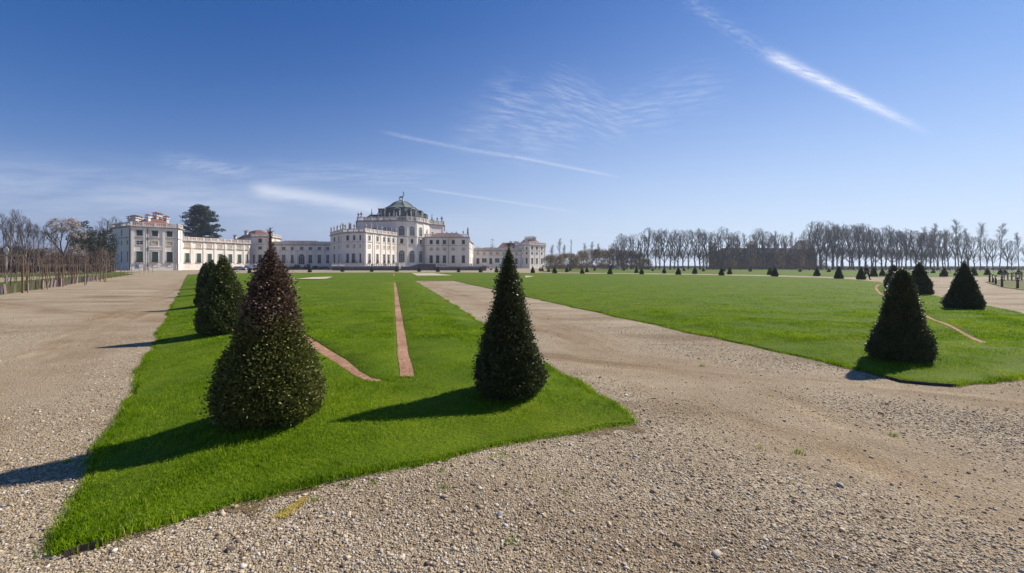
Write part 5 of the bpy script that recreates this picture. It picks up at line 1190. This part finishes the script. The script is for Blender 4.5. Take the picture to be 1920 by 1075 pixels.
for k in range(64):                                       # thin pale young trees beyond the row
    px = -20 + k * 3.6 + rnd.uniform(-3, 3); D = rnd.uniform(36, 84); x, y = PD(px, D); H = rnd.uniform(1.9, 4.0) + (D - 46) * .05
    if k < 6: mb = MB(); r2 = random.Random(k); mb.tube([(0, 0, 0), (.05, .02, H * .3), (-.03, .03, H * .65), (.04, 0, H)], [.035, .03, .02, .008], 5)
    if k < 6:
        for j in range(14):
            z = r2.uniform(.45, .95) * H; a = r2.random() * 6.28; l = r2.uniform(.3, .8); mb.tube([(0, 0, z), (math.cos(a) * l * .35, math.sin(a) * l * .35, z + l)], [.012, .005], 3)
        post_frame.cache = getattr(post_frame, 'cache', []) + [mb.mesh('young_tree', M['twig_pale'] if k % 2 else M['twig_brown'])]
    tag(link('young_tree', post_frame.cache[k % 6], None, (x, y, .0), k), 'thin leafless young tree among the staked saplings', 'tree', 'thin young trees at left')
# round sign seen on a pole, white notice board
e = tag(empty('round_sign', (*G(12.6, 541), 0)), 'round pale sign on a thin pole at the left picture edge', 'sign')
mb = MB(); mb.tube([(0, 0, 0), (0, 0, 3.0)], .025, 8); link('pole', mb.mesh('pole', M['bar']), e); mb = MB(); mb.tube([(0, -.03, 2.72), (0, -.05, 2.72)], .2, 20); link('sign_disc', mb.mesh('sign_disc', M['panel']), e)
e = tag(empty('notice_board', (*PD(257, 95), 0), .1), 'white notice board on posts in front of the left end pavilion', 'sign')
mb = MB(); mb.box((0, 0, 1.5), (.92, .05, 1.05)); link('board', mb.mesh('board', M['white_paint']), e); mb = MB(); mb.box((-.1, -.03, 1.6), (.22, .012, .5)); mb.box((.2, -.03, 1.35), (.2, .012, .3)); link('print', mb.mesh('print', M['grey_paint']), e)
for sx in (-.4, .4): mb = MB(); mb.box((sx, .04, .55), (.06, .06, 1.1)); link('post', mb.mesh('post', M['bar']), e)
# cars and a van parked by the palace
def car(px, D, rz, paint, label, van=False, z=0):
    x, y = PD(px, D); e = tag(empty('parked_van' if van else 'parked_car', (x, y, z), rz), label, 'van' if van else 'car', 'vehicles parked by the palace')
    if van: prof = [(-2.4, .45), (-2.45, 1.0), (-2.35, 2.15), (.9, 2.2), (1.35, 2.1), (1.95, 1.25), (2.45, 1.05), (2.5, .45)]
    else: prof = [(-2.05, .4), (-2.1, .8), (-1.95, .98), (-1.35, 1.0), (-.85, 1.42), (.35, 1.46), (1.05, 1.0), (1.95, .85), (2.1, .65), (2.1, .4)]
    W = .88; n = len(prof); mb = MB(); ins = [.0 if q[1] < 1.02 else .12 for q in prof]
    vs = [(q[0], -W + i, q[1]) for q, i in zip(prof, ins)] + [(q[0], W - i, q[1]) for q, i in zip(prof, ins)]
    mb.add(vs, [tuple(range(n - 1, -1, -1)), tuple(range(n, 2 * n))] + [(i, (i + 1) % n, n + (i + 1) % n, n + i) for i in range(n)]); link('body', mb.mesh('body', M[paint]), e)
    mb = MB()
    if van:
        for s_ in (-1, 1): mb.add([(.55, s_ * (W - .09), 1.3), (1.65, s_ * (W - .05), 1.3), (1.35, s_ * (W - .10), 1.95), (.55, s_ * (W - .10), 1.95)], [(0, 1, 2, 3)])
        mb.add([(1.93, -.7, 1.33), (1.93, .7, 1.33), (1.43, .66, 2.03), (1.43, -.66, 2.03)], [(0, 1, 2, 3)])
    else:
        for s_ in (-1, 1): mb.add([(-1.15, s_ * (W - .01), 1.03), (.85, s_ * (W - .01), 1.03), (.3, s_ * (W - .10), 1.40), (-.8, s_ * (W - .10), 1.38)], [(0, 1, 2, 3)])
        mb.add([(1.04, -.7, 1.03), (1.04, .7, 1.03), (.42, .66, 1.44), (.42, -.66, 1.44)], [(0, 1, 2, 3)]); mb.add([(-1.33, -.7, 1.04), (-1.33, .7, 1.04), (-.9, .66, 1.42), (-.9, -.66, 1.42)], [(0, 1, 2, 3)])
    link('window', mb.mesh('window', M['pane']), e)
    for wx in (-1.35, 1.35):
        for s_ in (-1, 1): mb = MB(); mb.tube([(wx, s_ * .74, .33), (wx, s_ * .90, .33)], .33, 14); link('wheel', mb.mesh('wheel', M['rubber']), e)
car(450, 168, R(10), 'grey_paint', 'grey car with bright windscreen parked right of the bushy cone')
car(443, 178, R(190), 'white_paint', 'pale car parked half hidden behind the bushy green cone')
car(463, 172, R(20), 'sheet', 'dull grey car parked between the grey car and the white van')
car(473, 176, R(15), 'white_paint', 'white van parked at the foot of the corner pavilion', True)
car(394, 172, R(185), 'blue_paint', 'blue-grey car glimpsed between the cones of the left row')
car(537, 200, R(4), 'dark_paint', 'dark car parked in the shade left of the gallery door')
car(609, 200, R(178), 'dark_paint', 'dark car parked in the shade right of the gallery door')
car(914, 172, R(8), 'white_paint', 'white car parked beside the right end of the terrace')
e = tag(empty('garden_shed', (*PD(908, 158), 0)), 'small dark brown shed against the right end of the terrace', 'shed'); mb = MB(); mb.box((0, 0, .75), (1.5, 1.4, 1.5)); link('wall', mb.mesh('wall', M['wood_dark']), e)
mb = MB(); mb.add([(-.85, -.8, 1.5), (.85, -.8, 1.5), (.85, .8, 1.5), (-.85, .8, 1.5), (-.85, 0, 1.75), (.85, 0, 1.75)], [(0, 1, 5, 4), (2, 3, 4, 5), (1, 2, 5), (3, 0, 4), (3, 2, 1, 0)]); link('roof', mb.mesh('roof', M['guard_dark']), e)
# wooden posts with rope beside the right road
posts = [(1855.5, 530), (1861.8, 530.3), (1867, 533.8), (1878.8, 538.5), (1908, 541.5), (1955, 546)]; tops = []
names = ['leftmost wooden rope post beside the right gravel road', 'second wooden rope post from the left beside the road', 'third wooden rope post from the left beside the road', 'wooden rope post fourth from the left, before the stake enclosure', 'large wooden rope post nearest the right picture edge', 'wooden rope post outside the right picture edge']
for (px, by), lb in zip(posts, names):
    x, y = G(px, by); mb = MB(); h = .80; mb.tube([(0, 0, 0), (0, 0, h - .16), (0, 0, h - .14), (0, 0, h - .10), (0, 0, h - .08), (0, 0, h - .01), (0, 0, h)], [.075, .07, .055, .055, .07, .07, .05], 10)
    tag(link('wooden_post', mb.mesh('wooden_post', M['wood_dark']), None, (x, y, .0)), lb, 'post', 'wooden rope posts at right'); tops.append((x, y, h - .12))
mb = MB()
for p, q in zip(tops[:-1], tops[1:]):
    mb.tube([(p[0] + (q[0] - p[0]) * t, p[1] + (q[1] - p[1]) * t, p[2] + (q[2] - p[2]) * t - .22 * 4 * t * (1 - t) * min(1, math.dist(p, q) / 4)) for t in [k / 8 for k in range(9)]], .022, 6)
tag(link('rope', mb.mesh('rope', M['rope'])), 'pale rope slung between the wooden posts at right', 'rope')
x, y = G(1897, 527.3); e = tag(empty('stake_enclosure', (x, y, 0)), 'round enclosure of pinkish stakes round a young tree at right', 'fence')
r2 = random.Random(2)
for k in range(16):
    a = k * 6.283 / 16; mb = MB(); mb.tube([(0, 0, 0), (r2.gauss(0, .02), r2.gauss(0, .02), r2.uniform(.8, 1.0))], .035, 6); link('stake', mb.mesh('stake', M['guard'] if k % 3 else M['wood_pale']), e, (math.cos(a) * .75, math.sin(a) * .75, 0))
mb = MB(); mb.tube([(math.cos(k * .3927) * .79, math.sin(k * .3927) * .79, .8) for k in range(17)], .02, 5); link('hoop', mb.mesh('hoop', M['wood_dark']), e)
for px0, px1, by, lb in ((1747, 1762, 513.5, 'low pale rail on the far lawn behind the wide cone'), (1765, 1782, 513.2, 'low pale rail on the far lawn left of the pointed cone'), (1128, 1149, 504.6, 'thin pale rail before the olive-brown thicket'), (1900, 1945, 520, 'low pale rail on the lawn at the right picture edge')):
    A_, B_ = G(px0, by), G(px1, by); mb = MB(); h = .75; 
    for p in (A_, B_): mb.tube([(p[0], p[1], 0), (p[0], p[1], h)], .04, 6)
    mb.tube([(A_[0], A_[1], h - .06), (B_[0], B_[1], h - .06)], .04, 6); tag(link('low_rail', mb.mesh('low_rail', M['wood_pale'])), lb, 'railing', 'low rails on the lawns')
e = tag(empty('white_kiosk', (*PD(1158.5, 205), 0)), 'small white cabinet in front of the olive-brown thicket', 'cabinet'); mb = MB(); mb.box((0, 0, .75), (.7, .6, 1.5)); mb.box((0, 0, 1.55), (.85, .75, .1)); link('box', mb.mesh('box', M['white_paint']), e)
mb = MB(); mb.box((0, -.31, .75), (.56, .03, 1.25)); mb.box((.2, -.34, .8), (.04, .04, .12)); link('door', mb.mesh('door', M['bar']), e)
# steel edging showing at the lawn corners, yellow marker streak
def edging(name, pxs, label):
    P_ = GP(pxs); mb = MB()
    for p, q in zip(P_[:-1], P_[1:]):
        m_ = ((p[0] + q[0]) / 2, (p[1] + q[1]) / 2, .012); mb.box(m_, (math.dist(p, q), .006, .055), math.atan2(q[1] - p[1], q[0] - p[0]))
    tag(link(name, mb.mesh(name, M['metal'])), label, 'edging', 'steel lawn edgings')
edging('lawn_edging', [(120, 1047), (150, 1036), (192, 1025)], 'rusty steel edging strip at the near left corner of the lawn')
edging('lawn_edging', [(1655, 707.5), (1690, 717.5), (1740, 722.5), (1792, 726)], 'dark steel edging strip at the corner of the right lawn')
r2 = random.Random(8); mb = MB(); a_, b_ = G(526, 972), G(572, 936)
for k in range(1500):
    t = r2.random(); wv = .016 + .014 * r2.random(); x = a_[0] + (b_[0] - a_[0]) * t + r2.gauss(0, .026 - .010 * t); y = a_[1] + (b_[1] - a_[1]) * t + r2.gauss(0, .012); s_ = r2.uniform(.0015, .0045); ph = r2.random() * 6
    mb.add([(x + s_ * math.cos(ph + q) * (1 + .3 * math.sin(q * 3)), y + s_ * math.sin(ph + q), .006 + .006 * r2.random()) for q in (0, 1.26, 2.5, 3.8, 5.0)] , [(0, 1, 2, 3, 4)])
tag(link('paint_mark', mb.mesh('paint_mark', M['yellow'])), None, None, None, 'structure')
# the walking person with a brimmed hat
def person():
    x, y = G(1625.5, 525); e = tag(empty('person', (x, y, 0), R(20)), 'person in dark jacket and pale brimmed hat walking along the cross path', 'person')
    J = {'pel': (0, 0, .92), 'sp': (.0, .01, 1.12), 'ch': (.01, .02, 1.32), 'nk': (.01, .0, 1.47), 'hd': (.01, -.02, 1.58), 'top': (.01, -.01, 1.70),
         'hl': (-.10, 0, .88), 'kl': (-.14, .20, .50), 'al': (-.20, .14, .10), 'tl': (-.20, -.02, .05), 'hr': (.10, 0, .88), 'kr': (.20, -.12, .48), 'ar': (.30, -.10, .08), 'tr': (.34, -.27, .04),
         'sl': (-.19, .02, 1.40), 'el': (-.27, .12, 1.13), 'wl': (-.22, -.04, .94), 'fl': (-.21, -.08, .86), 'sr': (.20, .02, 1.40), 'er': (.29, .05, 1.13), 'wr': (.27, -.12, .95), 'fr': (.27, -.16, .87)}
    RD = dict(pel=.15, sp=.145, ch=.165, nk=.062, hd=.092, top=.075, hl=.10, kl=.065, al=.045, tl=.038, hr=.10, kr=.065, ar=.045, tr=.038, sl=.075, el=.055, wl=.04, fl=.038, sr=.075, er=.055, wr=.04, fr=.038)
    E = [('pel', 'sp'), ('sp', 'ch'), ('ch', 'nk'), ('nk', 'hd'), ('hd', 'top'), ('pel', 'hl'), ('hl', 'kl'), ('kl', 'al'), ('al', 'tl'), ('pel', 'hr'), ('hr', 'kr'), ('kr', 'ar'), ('ar', 'tr'), ('ch', 'sl'), ('sl', 'el'), ('el', 'wl'), ('wl', 'fl'), ('ch', 'sr'), ('sr', 'er'), ('er', 'wr'), ('wr', 'fr')]
    def skinned(name, names, grow, m):
        idx = {k: i for i, k in enumerate(names)}; me = bpy.data.meshes.new(name); me.from_pydata([J[k] for k in names], [(idx[a], idx[b]) for a, b in E if a in idx and b in idx], []); me.materials.append(M[m])
        o = link(name, me, e); md = o.modifiers.new('skin', 'SKIN'); md.use_smooth_shade = True
        for k, v in zip(names, me.skin_vertices[0].data): v.radius = (RD[k] + grow, RD[k] * .85 + grow); v.use_root = (v == me.skin_vertices[0].data[0])
        o.modifiers.new('sub', 'SUBSURF').levels = 1; o.modifiers['sub'].render_levels = 2
    skinned('body', list(J), 0, 'skin'); skinned('jacket', ['pel', 'sp', 'ch', 'sl', 'el', 'wl', 'sr', 'er', 'wr'], .022, 'jacket'); skinned('trousers', ['pel', 'hl', 'kl', 'al', 'tl', 'hr', 'kr', 'ar', 'tr'], .02, 'trouser')
    mb = MB(); mb.lathe((.01, -.015, 1.64), [(.20, 0), (.205, .012), (.12, .02), (.115, .10), (.06, .125), (.002, .13)], 16); link('hat', mb.mesh('hat', M['hat'], True), e)
person()

# air: a thin even haze over the whole garden
mb = MB(); mb.box((0, 480, 29.5), (1500, 1100, 65)); hm = bpy.data.materials.new('haze'); hm.use_nodes = True; hn = hm.node_tree; hn.nodes.clear()
ho = hn.nodes.new('ShaderNodeOutputMaterial'); hv = hn.nodes.new('ShaderNodeVolumePrincipled'); hv.inputs['Density'].default_value = .00032; hv.inputs['Color'].default_value = (.80, .88, 1, 1); hv.inputs['Anisotropy'].default_value = .35
hn.links.new(hv.outputs[0], ho.inputs['Volume']); tag(link('haze', mb.mesh('haze', hm)), None, None, None, 'stuff')
